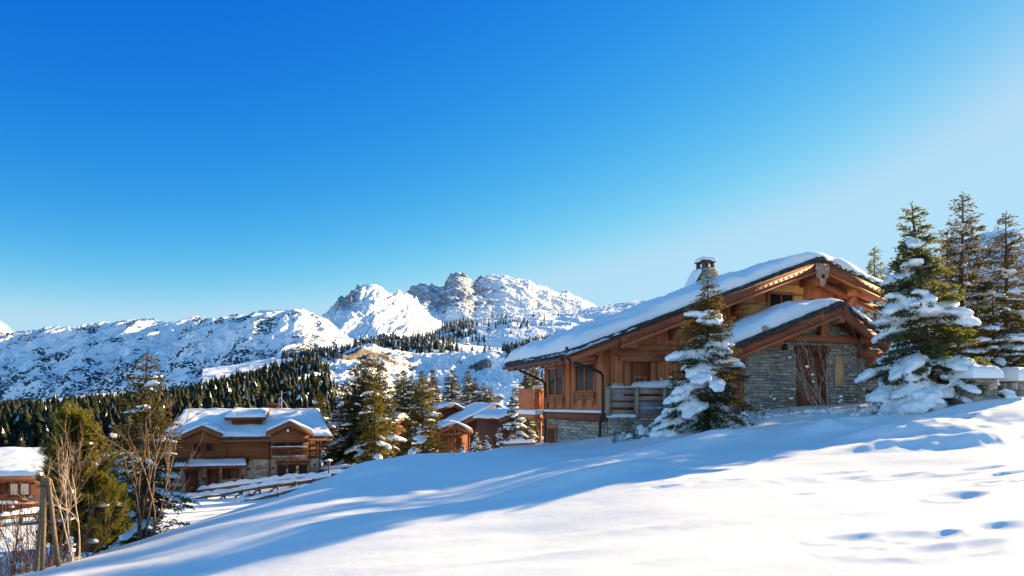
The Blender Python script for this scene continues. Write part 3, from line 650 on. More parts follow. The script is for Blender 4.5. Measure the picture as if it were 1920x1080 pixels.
def window_part(h, c0, u, n, w, ht, z0, frame=0.09, panes=2, bars=0, wood='trim', depth=0.10, sill=True, curtain=None, parent=None, glass='glass'):
    """casement: frame ring proud of the wall, recessed panes; c0 = lower corner on the wall, u along, n outward"""
    c0, u, n = (np.array(t, float) for t in (c0, u, n)); zz = np.array([0, 0, 1.0]); mb = MB()
    def bar(a0, a1, b0, b1, d0=-0.02, d1=0.05):
        c = []
        for zv in (b0, b1):
            for uv, dv in ((a0, d1), (a1, d1), (a1, d0), (a0, d0)): c.append(c0 + u * uv + zz * zv + n * dv)
        mb.hexa(c)
    bar(-frame, 0, -frame, ht + frame); bar(w, w + frame, -frame, ht + frame); bar(0.001, w - 0.001, -frame, 0); bar(0.001, w - 0.001, ht, ht + frame)
    for k in range(1, panes): bar(w * k / panes - 0.05, w * k / panes + 0.05, 0.001, ht - 0.001, -0.02, 0.04)
    if sill: bar(-frame - 0.06, w + frame + 0.06, -frame - 0.07, -frame - 0.002, -0.02, 0.11)
    o = h.part('window', mb, wood, parent)
    g = MB(); q = [c0 + u * a + zz * b + n * 0.010 for a, b in ((0, 0), (w, 0), (w, ht), (0, ht))]; g.add(q, [(0, 1, 2, 3)])
    h.part('pane', g, glass, o)
    if curtain:
        g = MB()
        for a0, a1 in curtain: g.add([c0 + u * a + zz * b + n * 0.014 for a, b in ((a0, 0.02), (a1, 0.02), (a1, ht), (a0, ht))], [(0, 1, 2, 3)])
        h.part('curtain', g, 'curtain', o)
    return o
ex, ey, ez = np.eye(3)

# ------------------------------------------------------------------ the large chalet on the right
RZ = math.radians(18)
H = House('chalet', (3.4, 25.0), RZ, -2.4, 'large brown timber chalet with snowy gable roof on the right, stone base and grey railing', 'chalet')
RX0, RZ0, RXR, RZR, RX1 = -1.89, 1.70, 8.59, 5.58, 12.08
SL = (RZR - RZ0) / (RXR - RX0)
RZ1 = 4.46; SL1 = (RZR - RZ1) / (RX1 - RXR)
roofp = [(RX0, RZ0), (RXR, RZR), (RX1, RZ1)]
RY0, RY1 = -1.05, 6.2
wx1 = 11.3; WY = 6.15
def rz(x): return float(interp_path(roofp, x))
# timber storey: side wall, gable wall, rear wall
mb = MB()
zt = rz(0) - 0.26
mb.add([(0, 0, -0.3), (0, WY, -0.3), (0, WY, zt), (0, 0, zt)], [(0, 3, 2, 1)])
mb.add([(0.0, 0, -0.3), (wx1, 0, -0.3), (wx1, 0, rz(wx1) - .26), (RXR, 0, RZR - .26), (0, 0, zt)], [(0, 1, 2, 3, 4)])
mb.add([(wx1, 0, -0.3), (wx1, WY, -0.3), (wx1, WY, rz(wx1) - .26), (wx1, 0, rz(wx1) - .26)], [(0, 1, 2, 3)])
mb.add([(0, WY, -2.0), (wx1, WY, -2.0), (wx1, WY, rz(wx1) - .26), (RXR, WY, RZR - .26), (0, WY, zt)], [(4, 3, 2, 1, 0)])
H.part('wall', mb, 'wood')
# corner posts and trim of the timber storey
H.each('corner_post', [(-0.05, 0.11, -0.06, 0.12, -0.29, zt - .02), (-0.05, 0.06, WY - .1, WY + .06, -0.29, zt - .02), (-0.045, 0.03, 3.26, 3.37, -0.29, zt - .02)], 'trim')
H.each('wall_plate', [(-0.06, 0.02, 0.13, WY - .12, zt - .24, zt - .03)], 'trim')
# plinth band with scalloped edge and a line of snow on it
mb = MB(); mb.box(-0.16, 0.0, -0.1, WY + .1, -0.36, -0.27); mb.box(-0.13, 0.0, -0.08, WY + .08, -0.56, -0.362)
for k in range(33):
    y = -0.02 + k * 0.183; mb.prism([(-.085, .02), (-.085, -.03), (0, -.11), (.085, -.03), (.085, .02)], (-0.135, y + .09, -0.55), ey, ez, ex, 0.05)
H.part('floor_band', mb, 'barge')
mb = MB(); snow_sheet(mb, [(-0.17, -0.268), (-0.02, -0.268)], -0.1, WY + .05, 0.05, 0.1, 0.02, 3, 0.0, 0.06, 0, 0.5)
H.part('ledge_snow', mb, 'roof_snow', smooth=True)
# stone base: side, front and under-porch
SB = -3.2
mb = MB(); mb.box(0.03, wx1, 0.03, WY - .05, SB, -0.33); H.part('base_core', mb, 'mortar')
mb = MB()
stone_face(mb, (0.03, WY - .05, 0), -ey, -ex, WY - .08, SB, -0.53, holes=[(0.25, 1.15, -3.3, -1.05)], seed=1, row=(.09, .17), ln=(.2, .55))
H.part('stone_base', mb, 'stone')
mb = MB(); mb.box(-0.005, 0.08, WY - 1.2, WY - .3, -3.1, -1.05); d = H.part('door', mb, 'beam_dark', label='low dark cellar door in the stone base')
mb = MB(); mb.box(-0.06, 0.05, WY - 1.36, WY - .14, -1.05, -0.86); mb.box(-0.05, 0.04, WY - 1.34, WY - 1.2, -3.1, -1.052); mb.box(-0.05, 0.04, WY - .3, WY - .16, -3.1, -1.052); H.part('door_frame', mb, 'trim', d)
# side windows with carved aprons
for (a, b, z0, z1) in ((1.0, 2.72, 0.55, 1.52), (4.05, 5.75, 0.42, 1.52)):
    w = b - a
    o = window_part(H, (0, b, z0), -ey, -ex, w, z1 - z0, 0, frame=0.12, panes=2, wood='trim', sill=True)
    m2 = MB()
    m2.prism([(-.22, 0), (w + .22, 0), (w + .34, .12), (w * .5, .2), (-.34, .12)], (-0.08, b, z1 + 0.125), -ey, ez, -ex, 0.06)
    H.part('lintel', m2, 'trim', o)
    m2 = MB(); k = 0; y = 0.02
    while y < w:
        m2.prism([(-.06, .0), (-.06, -.1), (0, -.17), (.06, -.1), (.06, 0)], (-0.05, b - y - .06, z0 - 0.20), -ey, ez, -ex, 0.04); y += 0.15
    for y in (-.05, w * .5, w + .05): m2.prism([(-.07, .1), (-.07, -.32), (0, -.44), (.07, -.32), (.07, .1)], (-0.085, b - y, z0 - 0.20), -ey, ez, -ex, 0.05)
    H.part('apron', m2, 'trim', o)
# far balcony with slat railing, on a post
bal = MB(); bal.box(-1.15, -0.02, 5.55, 7.75, -0.62, -0.42); bo = H.part('balcony', bal, 'trim')
m2 = MB()
for k in range(9): m2.box(-1.12 + k * .125, -1.05 + k * .125, 5.520, 5.570, -0.28, 0.62)
m2.box(-1.16, -0.03, 5.500, 5.600, 0.62, 0.72); m2.box(-1.16, -0.03, 5.505, 5.595, -0.38, -0.29)
for k in range(14): m2.box(-1.15, -1.10, 5.62 + k * .15, 5.730 + k * .15, -0.28, 0.62)
m2.box(-1.17, -1.08, 5.61, 7.75, 0.62, 0.72); m2.box(-.62, -.5, 5.490, 5.610, -0.4, 0.75)
H.part('railing', m2, 'trim', bo)
m2 = MB(); snow_sheet(m2, [(-1.2, 0.72), (-0.02, 0.72)], 5.480, 5.640, 0.10, 0.06, 0.02, 4, 0, .07, 0, .5); snow_sheet(m2, [(-1.2, -0.41), (-0.03, -0.41)], 5.35, 7.75, 0.16, 0.1, 0.04, 5, 0, .12, 0, .4); H.part('balcony_snow', m2, 'roof_snow', bo, smooth=True)
m2 = MB(); m2.box(-0.42, -0.24, 5.55, 5.730, -3.2, -0.621); m2.beam((-0.33, 5.640, -1.2), (-0.95, 5.640, -0.66), .1, .12); H.part('support_post', m2, 'trim', bo)
m2 = MB()
for k in range(9): m2.prism([(-.06, .0), (-.06, -.1), (0, -.17), (.06, -.1), (.06, 0)], (-1.08 + k * .125, 5.535, -0.6), ex, ez, -ey, 0.04)
H.part('fringe', m2, 'trim', bo)
bo.scale = (.40, 1, 1); bo.location.y = .85
# porch door
m2 = MB(); m2.box(.95, 1.75, -0.03, 0.06, -0.3, 1.55); do = H.part('door', m2, 'wood_dark', label='brown plank front door with a small four-pane light')
m2 = MB(); m2.box(.70, .93, -0.12, 0.03, -0.3, 1.55); m2.box(1.77, 2.0, -0.12, 0.03, -0.3, 1.55); m2.box(.5, 2.2, -0.16, 0.03, 1.555, 1.76); m2.box(.38, 2.32, -0.2, 0.02, 1.763, 1.86); H.part('door_frame', m2, 'trim', do)
m2 = MB(); m2.box(1.08, 1.15, -0.06, -0.031, .55, 1.02); m2.box(1.50, 1.57, -0.06, -0.031, .55, 1.02); m2.box(1.151, 1.499, -0.06, -0.031, .55, .60); m2.box(1.151, 1.499, -0.06, -0.031, .96, 1.02); m2.box(1.31, 1.34, -0.055, -0.031, .601, .959); m2.box(1.151, 1.499, -0.052, -0.031, .77, .80); H.part('door_light', m2, 'trim', do)
m2 = MB(); m2.add([(1.151, -.033, .6), (1.499, -.033, .6), (1.499, -.033, .96), (1.151, -.033, .96)], [(0, 1, 2, 3)]); H.part('pane', m2, 'glass', do)
# horizontal beams above the porch, purlin ends and brackets
H.each('wall_beam', [(0.12, 3.9, -0.1, 0.0, 1.95, 2.2), (2.35, 3.95, -0.085, 0.0, 1.62, 1.76)], 'trim')
m2 = MB(); m2.box(0.12, .95, -.3, 0, 2.0, 2.26); m2.box(0.36, .8, -0.95, -.301, 1.98, 2.26); H.part('purlin', m2, 'trim')
for x in (2.65, 5.4):
    m2 = MB(); z = rz(x) - .36; m2.box(x - .17, x + .17, -0.98, 0.0, z - .26, z); m2.box(x - .14, x + .14, -0.72, 0.0, z - .46, z - .262); m2.box(x - .11, x + .11, -0.42, 0, z - .62, z - .462); H.part('purlin', m2, 'trim')
m2 = MB(); x = 10.4; z = rz(x) - .42; m2.box(x - .16, x + .16, -0.98, 0.0, z - .30, z); m2.beam((x, -.85, z - .3), (x, -.05, z - 1.1), .16, .2); H.part('purlin', m2, 'trim')
m2 = MB(); m2.box(RXR - .17, RXR + .17, -0.95, 0.0, RZR - .95, RZR - .5); H.part('purlin', m2, 'trim')
m2 = MB(); pe = [(-.28, .35), (.28, .35), (.33, .12), (.25, .02), (.3, -.12), (.16, -.22), (.13, -.42), (0, -.55), (-.13, -.42), (-.16, -.22), (-.3, -.12), (-.25, .02), (-.33, .12)]
m2.prism(pe, (RXR - .05, -1.13, RZR - .55), ex, ez, -ey, .06)
for k in range(-2, 3): m2.box(RXR - .05 + k * .1 - .022, RXR - .05 + k * .1 + .022, -1.205, -1.192, RZR - .88 + abs(k) * .08, RZR - .28)
H.part('ridge_pendant', m2, 'grey_wood')
m2 = MB(); m2.tube([(RXR - .05, -1.212, RZR - .69), (RXR - .05, -1.19, RZR - .69)], .085, 10); H.part('pendant_hole', m2, 'black')
# gable infill: pale new boards, studs and dark openings on the upper floor
for q_ in ([(6.4, 4.42), (8.62, 4.42), (8.62, 5.02), (8.0, 4.98), (6.9, rz(6.9) - .40), (6.4, rz(6.4) - .40)], [(8.1, 3.7), (8.62, 3.7), (8.62, 4.417), (8.1, 4.417)], [(5.75, 3.3), (6.85, 3.3), (6.85, 3.98), (5.75, 3.86)]):
    H.part('board_panel', MB().prism(q_, (0, -.02, 0), ex, ez, -ey, .05), 'ply', label='fresh pale yellow boards below the roof edge')
H.each('opening', [(7.0, 8.06, -.06, -.01, 3.3, 4.40), (5.1, 5.9, -.05, -.01, 3.9, rz(5.1) - .5)], 'black')
H.each('stud', [(6.86, 7.0, -.1, 0, 3.2, 4.41), (4.85, 5.05, -.1, 0, 3.0, rz(4.85) - .4), (5.55, 5.7, -.1, 0, 3.0, rz(5.55) - .4), (7.01, 8.05, -.09, 0, 4.32, 4.41), (7.5, 7.56, -.085, -.061, 3.3, 4.315), (8.64, 8.8, -.1, 0, 3.3, 4.9), (4.0, 4.18, -.1, 0, 2.6, rz(4) - .4),
   (8.81, 11.2, -.08, 0, 4.02, 4.16), (8.9, 11.2, -.085, 0, 3.3, 3.5)], 'trim')
# roof: boarded deck, rafters, fascia, slates, snow
def slab(mb, y0, y1, off0, off1, x0=RX0, x1=RX1, path=roofp):
    for (xa, xb) in ((x0, path[1][0]), (path[1][0], x1)):
        za, zb = interp_path(path, xa), interp_path(path, xb)
        mb.hexa([(xa, y0, za + off0), (xb, y0, zb + off0), (xb, y1, zb + off0), (xa, y1, za + off0), (xa, y0, za + off1), (xb, y0, zb + off1), (xb, y1, zb + off1), (xa, y1, za + off1)])
m2 = MB(); slab(m2, RY0 + .06, RY1 - .05, -.16, -.04); ro = H.part('roof', m2, 'wood_dark')
m2 = MB()
for k in range(11):
    y = RY0 + .35 + k * .66
    m2.beam((RX0 + .05, y, RZ0 - .235), (0.3, y, rz(.3) - .235), .12, .15)
for y in np.arange(0.2, 8, .55): pass
H.part('rafter', m2, 'trim', ro)
m2 = MB(); ang = math.atan(SL); ang1 = math.atan(SL1); un = np.array([-math.sin(ang), 0, math.cos(ang)]); ur = np.array([math.sin(ang1), 0, math.cos(ang1)])
def rake(m, xa, xb, off, hgt, y, w): m.beam((xa, y, rz(xa) + off), (xb, y, rz(xb) + off), w, hgt, up=(0, 0, 1))
rake(m2, 0.02, RXR - .01, -.23, .30, RY0 - .02, .09); rake(m2, RXR + .01, RX1 - .05, -.26, .36, RY0 - .02, .09)
for k in range(34):       # carved lozenges along the left bargeboard
    x = .35 + k * .23; p = np.array([x, RY0 - .068, rz(x) - .22]); m2.prism([(-.05, 0), (0, -.05), (.05, 0), (0, .05)], p, (math.cos(ang), 0, math.sin(ang)), un, -ey, .012)
for k in range(12):
    x = RXR + .35 + k * .23; p = np.array([x, RY0 - .068, rz(x) - .22]); m2.prism([(-.05, 0), (0, -.05), (.05, 0), (0, .05)], p, (math.cos(ang1), 0, -math.sin(ang1)), ur, -ey, .012)
fo = H.part('bargeboard', m2, 'barge', ro)
m2 = MB(); rake(m2, 0.02, RXR - .2, -.42, .09, RY0 - .05, .12); rake(m2, RXR + .2, RX1 - .1, -.48, .08, RY0 - .05, .12)
rake(m2, RX0 + .1, 0.0, -.24, .20, RY0 + .02, .07)
H.part('rake_trim', m2, 'barge_bright', ro)
m2 = MB(); rake(m2, RXR + .3, RX1 - .3, -.72, .26, RY0 + .5, .16); H.part('inner_rafter', m2, 'barge', ro)
m2 = MB()
A, B_, D, E = np.array([RX0, RY0, RZ0 - .03]), np.array([RX0, RY1, RZ0 - .03]), np.array([RXR, RY0, RZR - .03]), np.array([RX1, RY0, RZ1 - .03])
slates(m2, A, B_, -np.array([math.cos(ang), 0, math.sin(ang)]), un, 4, seed=3, deep=.7, stick=.10, th=.032)
slates(m2, A, D, -ey, un, 4, seed=4, deep=.5, stick=.12, th=.036); slates(m2, D, E, -ey, ur, 4, seed=5, deep=.5, stick=.12, th=.036)
slates(m2, E, E + ey * (RY1 - RY0), np.array([math.cos(ang), 0, -math.sin(ang)]), ur, 3, seed=6, deep=.6, stick=.1)
H.part('slates', m2, 'slate', ro)
sp2 = [(RX0 + .12, rz(RX0 + .12) + .10), (RXR, RZR + .10), (RX1 - .02, RZ1 + .11)]
m2 = MB(); snow_sheet(m2, sp2, RY0 + .14, RY1 - .02, .44, .13, .13, 1, 0.0, .34, .9, .6); r = random.Random(4)
for k in range(26):          # remnants of snow on the slate rim near the lower corner
    t = r.uniform(0, .24); p = A + (D - A) * t + np.array([0, r.uniform(-.10, -.02), .02 + r.uniform(0, .06)])
    a = np.linspace(0, 2*math.pi, 7)[:-1]; w, hh = r.uniform(.1, .26), r.uniform(.035, .07)
    ring = [p + np.array([math.cos(q) * w, math.sin(q) * .09, math.cos(q) * w * SL]) for q in a]; m2.add(ring + [p + np.array([0, 0, hh])], [(i, (i + 1) % 6, 6) for i in range(6)])
for k in range(30):
    t = r.uniform(0, .6); p = A + (B_ - A) * t + np.array([r.uniform(-.10, -.02), 0, .02 + r.uniform(0, .04)])
    a = np.linspace(0, 2*math.pi, 7)[:-1]; w, hh = r.uniform(.1, .22), r.uniform(.03, .06)
    ring = [p + np.array([math.cos(q) * .09, math.sin(q) * w, 0]) for q in a]; m2.add(ring + [p + np.array([0, 0, hh])], [(i, (i + 1) % 6, 6) for i in range(6)])
H.part('roof_snow', m2, 'roof_snow', ro, smooth=True)
# chimney
m2 = MB(); cx, cy = 7.45, 5.0; zc = RZR - .9
c4 = lambda h, a, b: [(cx - a, cy - b, h), (cx + a, cy - b, h), (cx + a, cy + b, h), (cx - a, cy + b, h)]
m2.hexa(c4(zc, .80, .7) + c4(RZR + .72, .30, .30)); ch = H.part('chimney', m2, 'mortar', ro)
m2 = MB()
for k in range(13):
    z = zc + .25 + k * .10; t = (z - zc) / (RZR + .72 - zc); a = .80 + (.30 - .80) * t; b = .70 + (.30 - .70) * t
    for (o_, u_, n_, L) in (((cx - a, cy - b, 0), ex, -ey, 2 * a), ((cx - a, cy + b, 0), -ey, -ex, 2 * b), ((cx + a, cy - b, 0), ey, ex, 2 * b)):
        stone_face(m2, o_, u_, n_, L, z, z + .1, row=(.099, .1), ln=(.12, .35), seed=k * 7 + int(a * 99), relief=.05)
H.part('chimney_stone', m2, 'stone', ch)
m2 = MB()
for sx in (-1, 1):
    for sy in (-1, 1): m2.box(cx + sx * .23 - .07, cx + sx * .23 + .07, cy + sy * .23 - .07, cy + sy * .23 + .07, RZR + .72, RZR + .95)
m2.box(cx - .36, cx + .36, cy - .36, cy + .36, RZR + .952, RZR + 1.03); H.part('chimney_cap', m2, 'slate', ch)
m2 = MB(); snow_sheet(m2, [(cx - .36, RZR + 1.03), (cx + .36, RZR + 1.03)], cy - .36, cy + .36, .2, .08, .03, 6, 0, .26, 0, .2)
snow_sheet(m2, [(cx - .95, RZR - .25), (cx - .5, RZR + .5)], cy - .5, cy + .3, .2, .08, .1, 7, 0, .2, 0, .5)
H.part('chimney_snow', m2, 'roof_snow', ch, smooth=True)
# gutters and downpipes
m2 = MB(); m2.tube([(RX0 - .05, RY0 + .5, RZ0 - .14), (RX0 - .05, RY1, RZ0 - .14)], .07, 8); H.part('gutter', m2, 'metal', ro)
m2 = MB(); m2.tube([(RX0 - .02, RY0 + .15, RZ0 + .25), (RX0 - .02, RY0 + .15, RZ0 - .12), (RX0 + .15, RY0 + .17, RZ0 - .24), (-0.42, -.42, 1.12), (-0.30, -.32, 1.0), (-0.28, -.28, .8), (-.28, -.28, -.30), (-.32, -.25, -.42), (-.2, .1, -.62), (-.16, .2, -.75), (-.16, .2, -1.75)], .055, 8)
H.part('downpipe', m2, 'metal')
m2 = MB(); m2.tube([(RX0 + .1, 5.2, RZ0 - .16), (RX0 + .3, 5.2, RZ0 - .24), (-0.25, 5.85, 1.02), (-0.14, 5.95, .92), (-.12, 5.95, .7), (-.12, 5.95, -3.1)], .055, 8); H.part('downpipe', m2, 'metal')
# porch floor on a stone base, its wooden railing and snow
m2 = MB(); m2.box(0.0, 4.0, -0.62, 0.0, -0.42, -0.30); H.part('porch_floor', m2, 'grey_wood')
m2 = MB(); m2.box(0.06, 4.0, -0.54, 0.05, SB, -0.425); H.part('porch_core', m2, 'mortar')
m2 = MB(); stone_face(m2, (0.06, -0.54, 0), ex, -ey, 3.9, -2.4, -0.43, seed=8, row=(.10, .17), ln=(.2, .5)); stone_face(m2, (0.06, 0.02, 0), -ey, -ex, .56, -2.4, -0.43, seed=9, row=(.10, .17)); H.part('porch_stone', m2, 'stone')
rl = H.part('railing', MB().box(-.31, 3.9, -.64, -.60, -.452, -.422), 'grey_wood', label='weathered grey horizontal board railing around the porch')
PX_ = [-.30, .80, 1.92, 3.05]
H.each('rail_post', [(x, x + .13, -.74, -.57, -.42, .62) for x in PX_], 'grey_wood', rl)
for k, z in enumerate((-.36, -.11, .13, .36)):
    for xa in PX_[:3]:
        if k < 2 and xa == PX_[1]: continue
        xb = xa + 1.1 if xa != PX_[2] else xa + 1.12; H.part('rail', MB().box(xa + .132, xb - .002, -.68, -.62, z, z + .16 + .02 * (k % 2)), 'grey_wood', rl)
H.each('hand_rail', [(xa + .132, xa + 1.098, -.71, -.59, .55, .60) for xa in PX_[:3]], 'grey_wood', rl)
m2 = MB(); snow_sheet(m2, [(.95, .605), (3.9, .70)], -.66, -.05, .24, .08, .05, 9, 0, .22, 0, .5); snow_sheet(m2, [(-.17, .60), (.79, .602)], -.71, -.59, .04, .06, .02, 2, 0, .05, 0, .6); snow_sheet(m2, [(-.28, -.42), (.8, -.42)], -.74, -.6, .06, .06, .02, 3, 0, .05, 0, .6); H.part('rail_snow', m2, 'roof_snow', rl, smooth=True)
m2 = MB(); m2.box(.94, 1.91, -.72, -.682, -.34, .10); pl = tag(m2.build('sign_board', M['plate']), 'grey board with small white lettering fixed to the porch railing', 'sign'); 
pl.location = (3.4, 25, 0); pl.rotation_euler = (0, 0, RZ)
m2 = MB(); r = random.Random(2); x = 1.08
for wlen in (6, 1, 5):      # the line of white lettering, too small to be read in the photograph
    for k in range(wlen):
        if wlen > 1:
            m2.box(x, x + .014, -.726, -.721, -.16, -.105)
            if r.random() < .6: m2.box(x + .0142, x + .04, -.726, -.721, -.117, -.105)
            if r.random() < .6: m2.box(x + .0142, x + .04, -.726, -.721, -.16, -.148)
            if r.random() < .5: m2.box(x + .0402, x + .052, -.726, -.721, -.16, -.105)
            if r.random() < .4: m2.box(x + .0142, x + .04, -.726, -.721, -.138, -.127)
        else: m2.box(x + .01, x + .03, -.726, -.721, -.138, -.124)
        x += .068
    x += .04
lt = m2.build('lettering', M['white'], pl)
# small metal box on the porch wall
m2 = MB(); m2.box(.20, .66, -.09, -.005, .30, .76); bx_ = thing('wall_box', (0, 0, 0), 'pale square metal box on the porch wall left of the front door', 'box')
bx_.location = (3.4, 25, 0); bx_.rotation_euler = (0, 0, RZ)
m2.build('housing', M['pale_plate'], bx_); m2 = MB(); m2.prism([(-.09, -.09), (.09, -.09), (.1, .03), (0, .1), (-.1, .03)], (.44, -.092, .58), ex, ez, -ey, .01); m2.build('slot', M['black'], bx_)
m2 = MB(); snow_sheet(m2, [(.36, .31), (.62, .31)], -.17, -.095, .1, .03, .02, 4, 0, .06, 0, .8); m2.build('snow_cap', M['roof_snow'], bx_, smooth=True)
m2 = MB(); m2.tube([(2.17, -.12, .5), (2.17, -.12, .98)], .07, 10); tag(m2.build('marker_post', M['pale_plate']), 'short pale round post standing against the porch wall right of the door', 'post')
bpy.data.objects['marker_post'].location = (3.4, 25, 0); bpy.data.objects['marker_post'].rotation_euler = (0, 0, RZ)

# ------------------------------------------------------------------ the stone annex in front of the gable
G = House('stone_annex', (3.4, 25.0), RZ, -0.8, 'low stone annex with snowy gable roof and brown door in front of the large chalet', 'building')
ax0, ax1, ay = 4.05, 9.6, -2.5
ap = [(3.0, 1.84), (7.47, 3.50), (9.55, 2.24)]
def az(x): return float(interp_path(ap, x))
m2 = MB(); yc = ay + .06
m2.add([(ax0, yc, -1.4), (ax1, yc, -1.4), (ax1, yc, az(ax1 - .1) - .25), (7.47, yc, 3.25), (ax0, yc, az(ax0) - .25)], [(0, 1, 2, 3, 4)])
m2.add([(ax0, yc, -1.4), (ax0, -0.02, -1.4), (ax0, -0.02, az(ax0) - .25), (ax0, yc, az(ax0) - .25)], [(0, 3, 2, 1)])
m2.add([(ax1, yc, -1.4), (ax1, -0.02, -1.4), (ax1, -0.02, 1.95), (ax1, yc, 1.95)], [(0, 1, 2, 3)])
G.part('wall_core', m2, 'mortar')
m2 = MB(); stone_face(m2, (ax0, ay, 0), ex, -ey, ax1 - ax0, -1.0, 3.2, holes=[(2.15, 3.42, -2, 2.06), (3.80, 4.20, .62, 1.76), (-.1, .9, -2, 1.98)], seed=12, row=(.055, .12), ln=(.16, .46), top=lambda u: min(az(ax0 + u) - .3, az(min(ax0 + u, 9.5)) - .3), relief=.035)
stone_face(m2, (ax0, -0.05, 0), -ey, -ex, 2.4, -1.2, az(ax0) - .3, seed=13, row=(.07, .14)); stone_face(m2, (ax1, ay, 0), ey, ex, 2.4, -1.0, 1.9, seed=14, row=(.07, .14))
G.part('stone_wall', m2, 'stone')
# the two piers lean outwards towards their feet
for (xa, xb, zt_) in ((ax0 - .02, ax0 + .84, 1.98), (ax1 - .62, ax1 + .06, 1.82)):
    m2 = MB(); z = -1.0; r = random.Random(int(xa * 10))
    while z < zt_:
        h = r.uniform(.07, .13); t = (zt_ - z) / 3.0; e = .02 + .16 * t; y = ay - .10 - .14 * t
        stone_face(m2, (xa - e, y, 0), ex, -ey, xb - xa + 2 * e, z, min(z + h, zt_), row=(h, h + .001), ln=(.16, .42), seed=int(z * 1000) + int(xa), relief=.04)
        stone_face(m2, (xa - e, ay + .3, 0), -ey, -ex, ay + .3 - y, z, min(z + h, zt_), row=(h, h + .001), ln=(.14, .3), seed=int(z * 1000) + 5, relief=.03)
        stone_face(m2, (xb + e, y, 0), ey, ex, ay + .1 - y, z, min(z + h, zt_), row=(h, h + .001), ln=(.14, .3), seed=int(z * 1000) + 9, relief=.03)
        m2.box(xa - e + .012, xb + e - .012, y + .012, ay - .02, z, min(z + h, zt_), 0.05)
        z += h
    G.part('pier', m2, 'stone')
m2 = MB(); m2.box(6.28, 7.38, ay + .02, ay + .055, -1.0, 1.80); do = G.part('door', m2, 'barge', label='tall brown timber door of the annex')
m2 = MB(); m2.box(6.20, 6.34, ay - .02, ay + .019, -.9, 1.8); m2.box(7.33, 7.47, ay - .02, ay + .019, -.9, 1.8); m2.box(6.341, 7.329, ay - .008, ay + .019, .75, .88); m2.box(6.341, 7.329, ay - .008, ay + .019, 1.68, 1.8); m2.box(6.81, 6.87, ay - .006, ay + .019, -.9, .749); m2.box(6.812, 6.868, ay - .006, ay + .019, .881, 1.679); m2.box(6.08, 7.56, ay - .12, ay + .05, 1.805, 2.06); G.part('door_frame', m2, 'beam_dark', do)
m2 = MB(); m2.box(7.87, 8.23, ay - .06, ay + .05, .64, 1.74); G.part('shutter', m2, 'ply_plain', label='narrow closed shutter of pale wood')
G.each('tie_beam', [(4.75, 9.1, ay - .3, ay - .06, 2.20, 2.44), (4.35, 5.1, ay - .62, ay - .301, 1.95, 2.2), (8.85, 9.4, ay - .62, ay - .05, 1.68, 1.96)], 'barge_bright')
G.each('king_post', [(7.05, 7.42, ay - .28, ay - .08, 2.442, 3.05)], 'barge_bright')
m2 = MB(); m2.beam((9.2, ay - .45, 1.70), (9.2, ay - .1, 1.25), .12, .14); G.part('bracket', m2, 'barge_bright')
G.each('purlin', [(7.36, 7.58, ay - .78, ay, 2.86, 3.12), (8.75, 8.95, ay - .78, ay, 2.2, 2.42), (3.3, 3.55, ay - .75, 0, az(3.4) - .5, az(3.4) - .22)], 'trim')
G.each('post', [(3.45, 3.60, ay - .2, ay - .05, -1.0, az(3.5) - .3), (3.80, 3.95, ay - .1, ay + .05, -1.0, az(3.8) - .3), (3.2, 3.32, -.9, -.75, -1, 1.6)], 'trim')
m2 = MB(); m2.box(5.52, 5.64, ay - .22, ay - .04, 1.90, 2.10); m2.box(5.54, 5.62, ay - .24, ay - .221, 1.94, 2.06); G.part('wall_lamp', m2, 'metal')
m2 = MB(); slab(m2, ay - .72, -.02, -.15, -.035, ap[0][0], ap[2][0], ap); ro = G.part('roof', m2, 'wood_dark')
m2 = MB()
def rake2(m, xa, xb, off, hgt, y, w): m.beam((xa, y, az(xa) + off), (xb, y, az(xb) + off), w, hgt)
ym = ay - .76
rake2(m2, 3.05, 7.46, -.22, .24, ym, .09); rake2(m2, 7.48, 9.5, -.28, .34, ym, .09); G.part('bargeboard', m2, 'barge', ro)
m2 = MB(); rake2(m2, 3.1, 7.4, -.39, .10, ym - .02, .11); G.part('rake_trim', m2, 'barge_bright', ro)
m2 = MB(); a1 = math.atan2(ap[1][1] - ap[0][1], ap[1][0] - ap[0][0]); a2 = math.atan2(ap[1][1] - ap[2][1], ap[2][0] - ap[1][0])
n1 = np.array([-math.sin(a1), 0, math.cos(a1)]); n2 = np.array([math.sin(a2), 0, math.cos(a2)])
P0, P1, P2 = (np.array([q[0], ay - .80, q[1] - .03]) for q in ap)
slates(m2, P0, P1, -ey, n1, 4, seed=21, deep=.5, stick=.12, th=.034); slates(m2, P1, P2, -ey, n2, 4, seed=22, deep=.5, stick=.12, th=.036)
slates(m2, P0, P0 + ey * 3.25, -np.array([math.cos(a1), 0, math.sin(a1)]), n1, 4, seed=23, deep=.6, stick=.1); slates(m2, P2, P2 + ey * 3.2, np.array([math.cos(a2), 0, -math.sin(a2)]), n2, 4, seed=24, deep=.6, stick=.1)
G.part('slates', m2, 'slate', ro)
sp3 = [(ap[0][0] + .05, ap[0][1] + .1), (ap[1][0], ap[1][1] + .10), (ap[2][0] - .02, ap[2][1] + .10)]
m2 = MB(); snow_sheet(m2, sp3, ay - .66, -.08, .42, .10, .12, 2, 0.0, .42, .9, .55); G.part('roof_snow', m2, 'roof_snow', ro, smooth=True)
m2 = MB(); q = np.array([4.35, ay - .74, az(4.35) + .2]); m2.tube([q, q + np.array([0, .3, .02])], .1, 10); G.part('roof_vent', m2, 'grey_wood', ro)
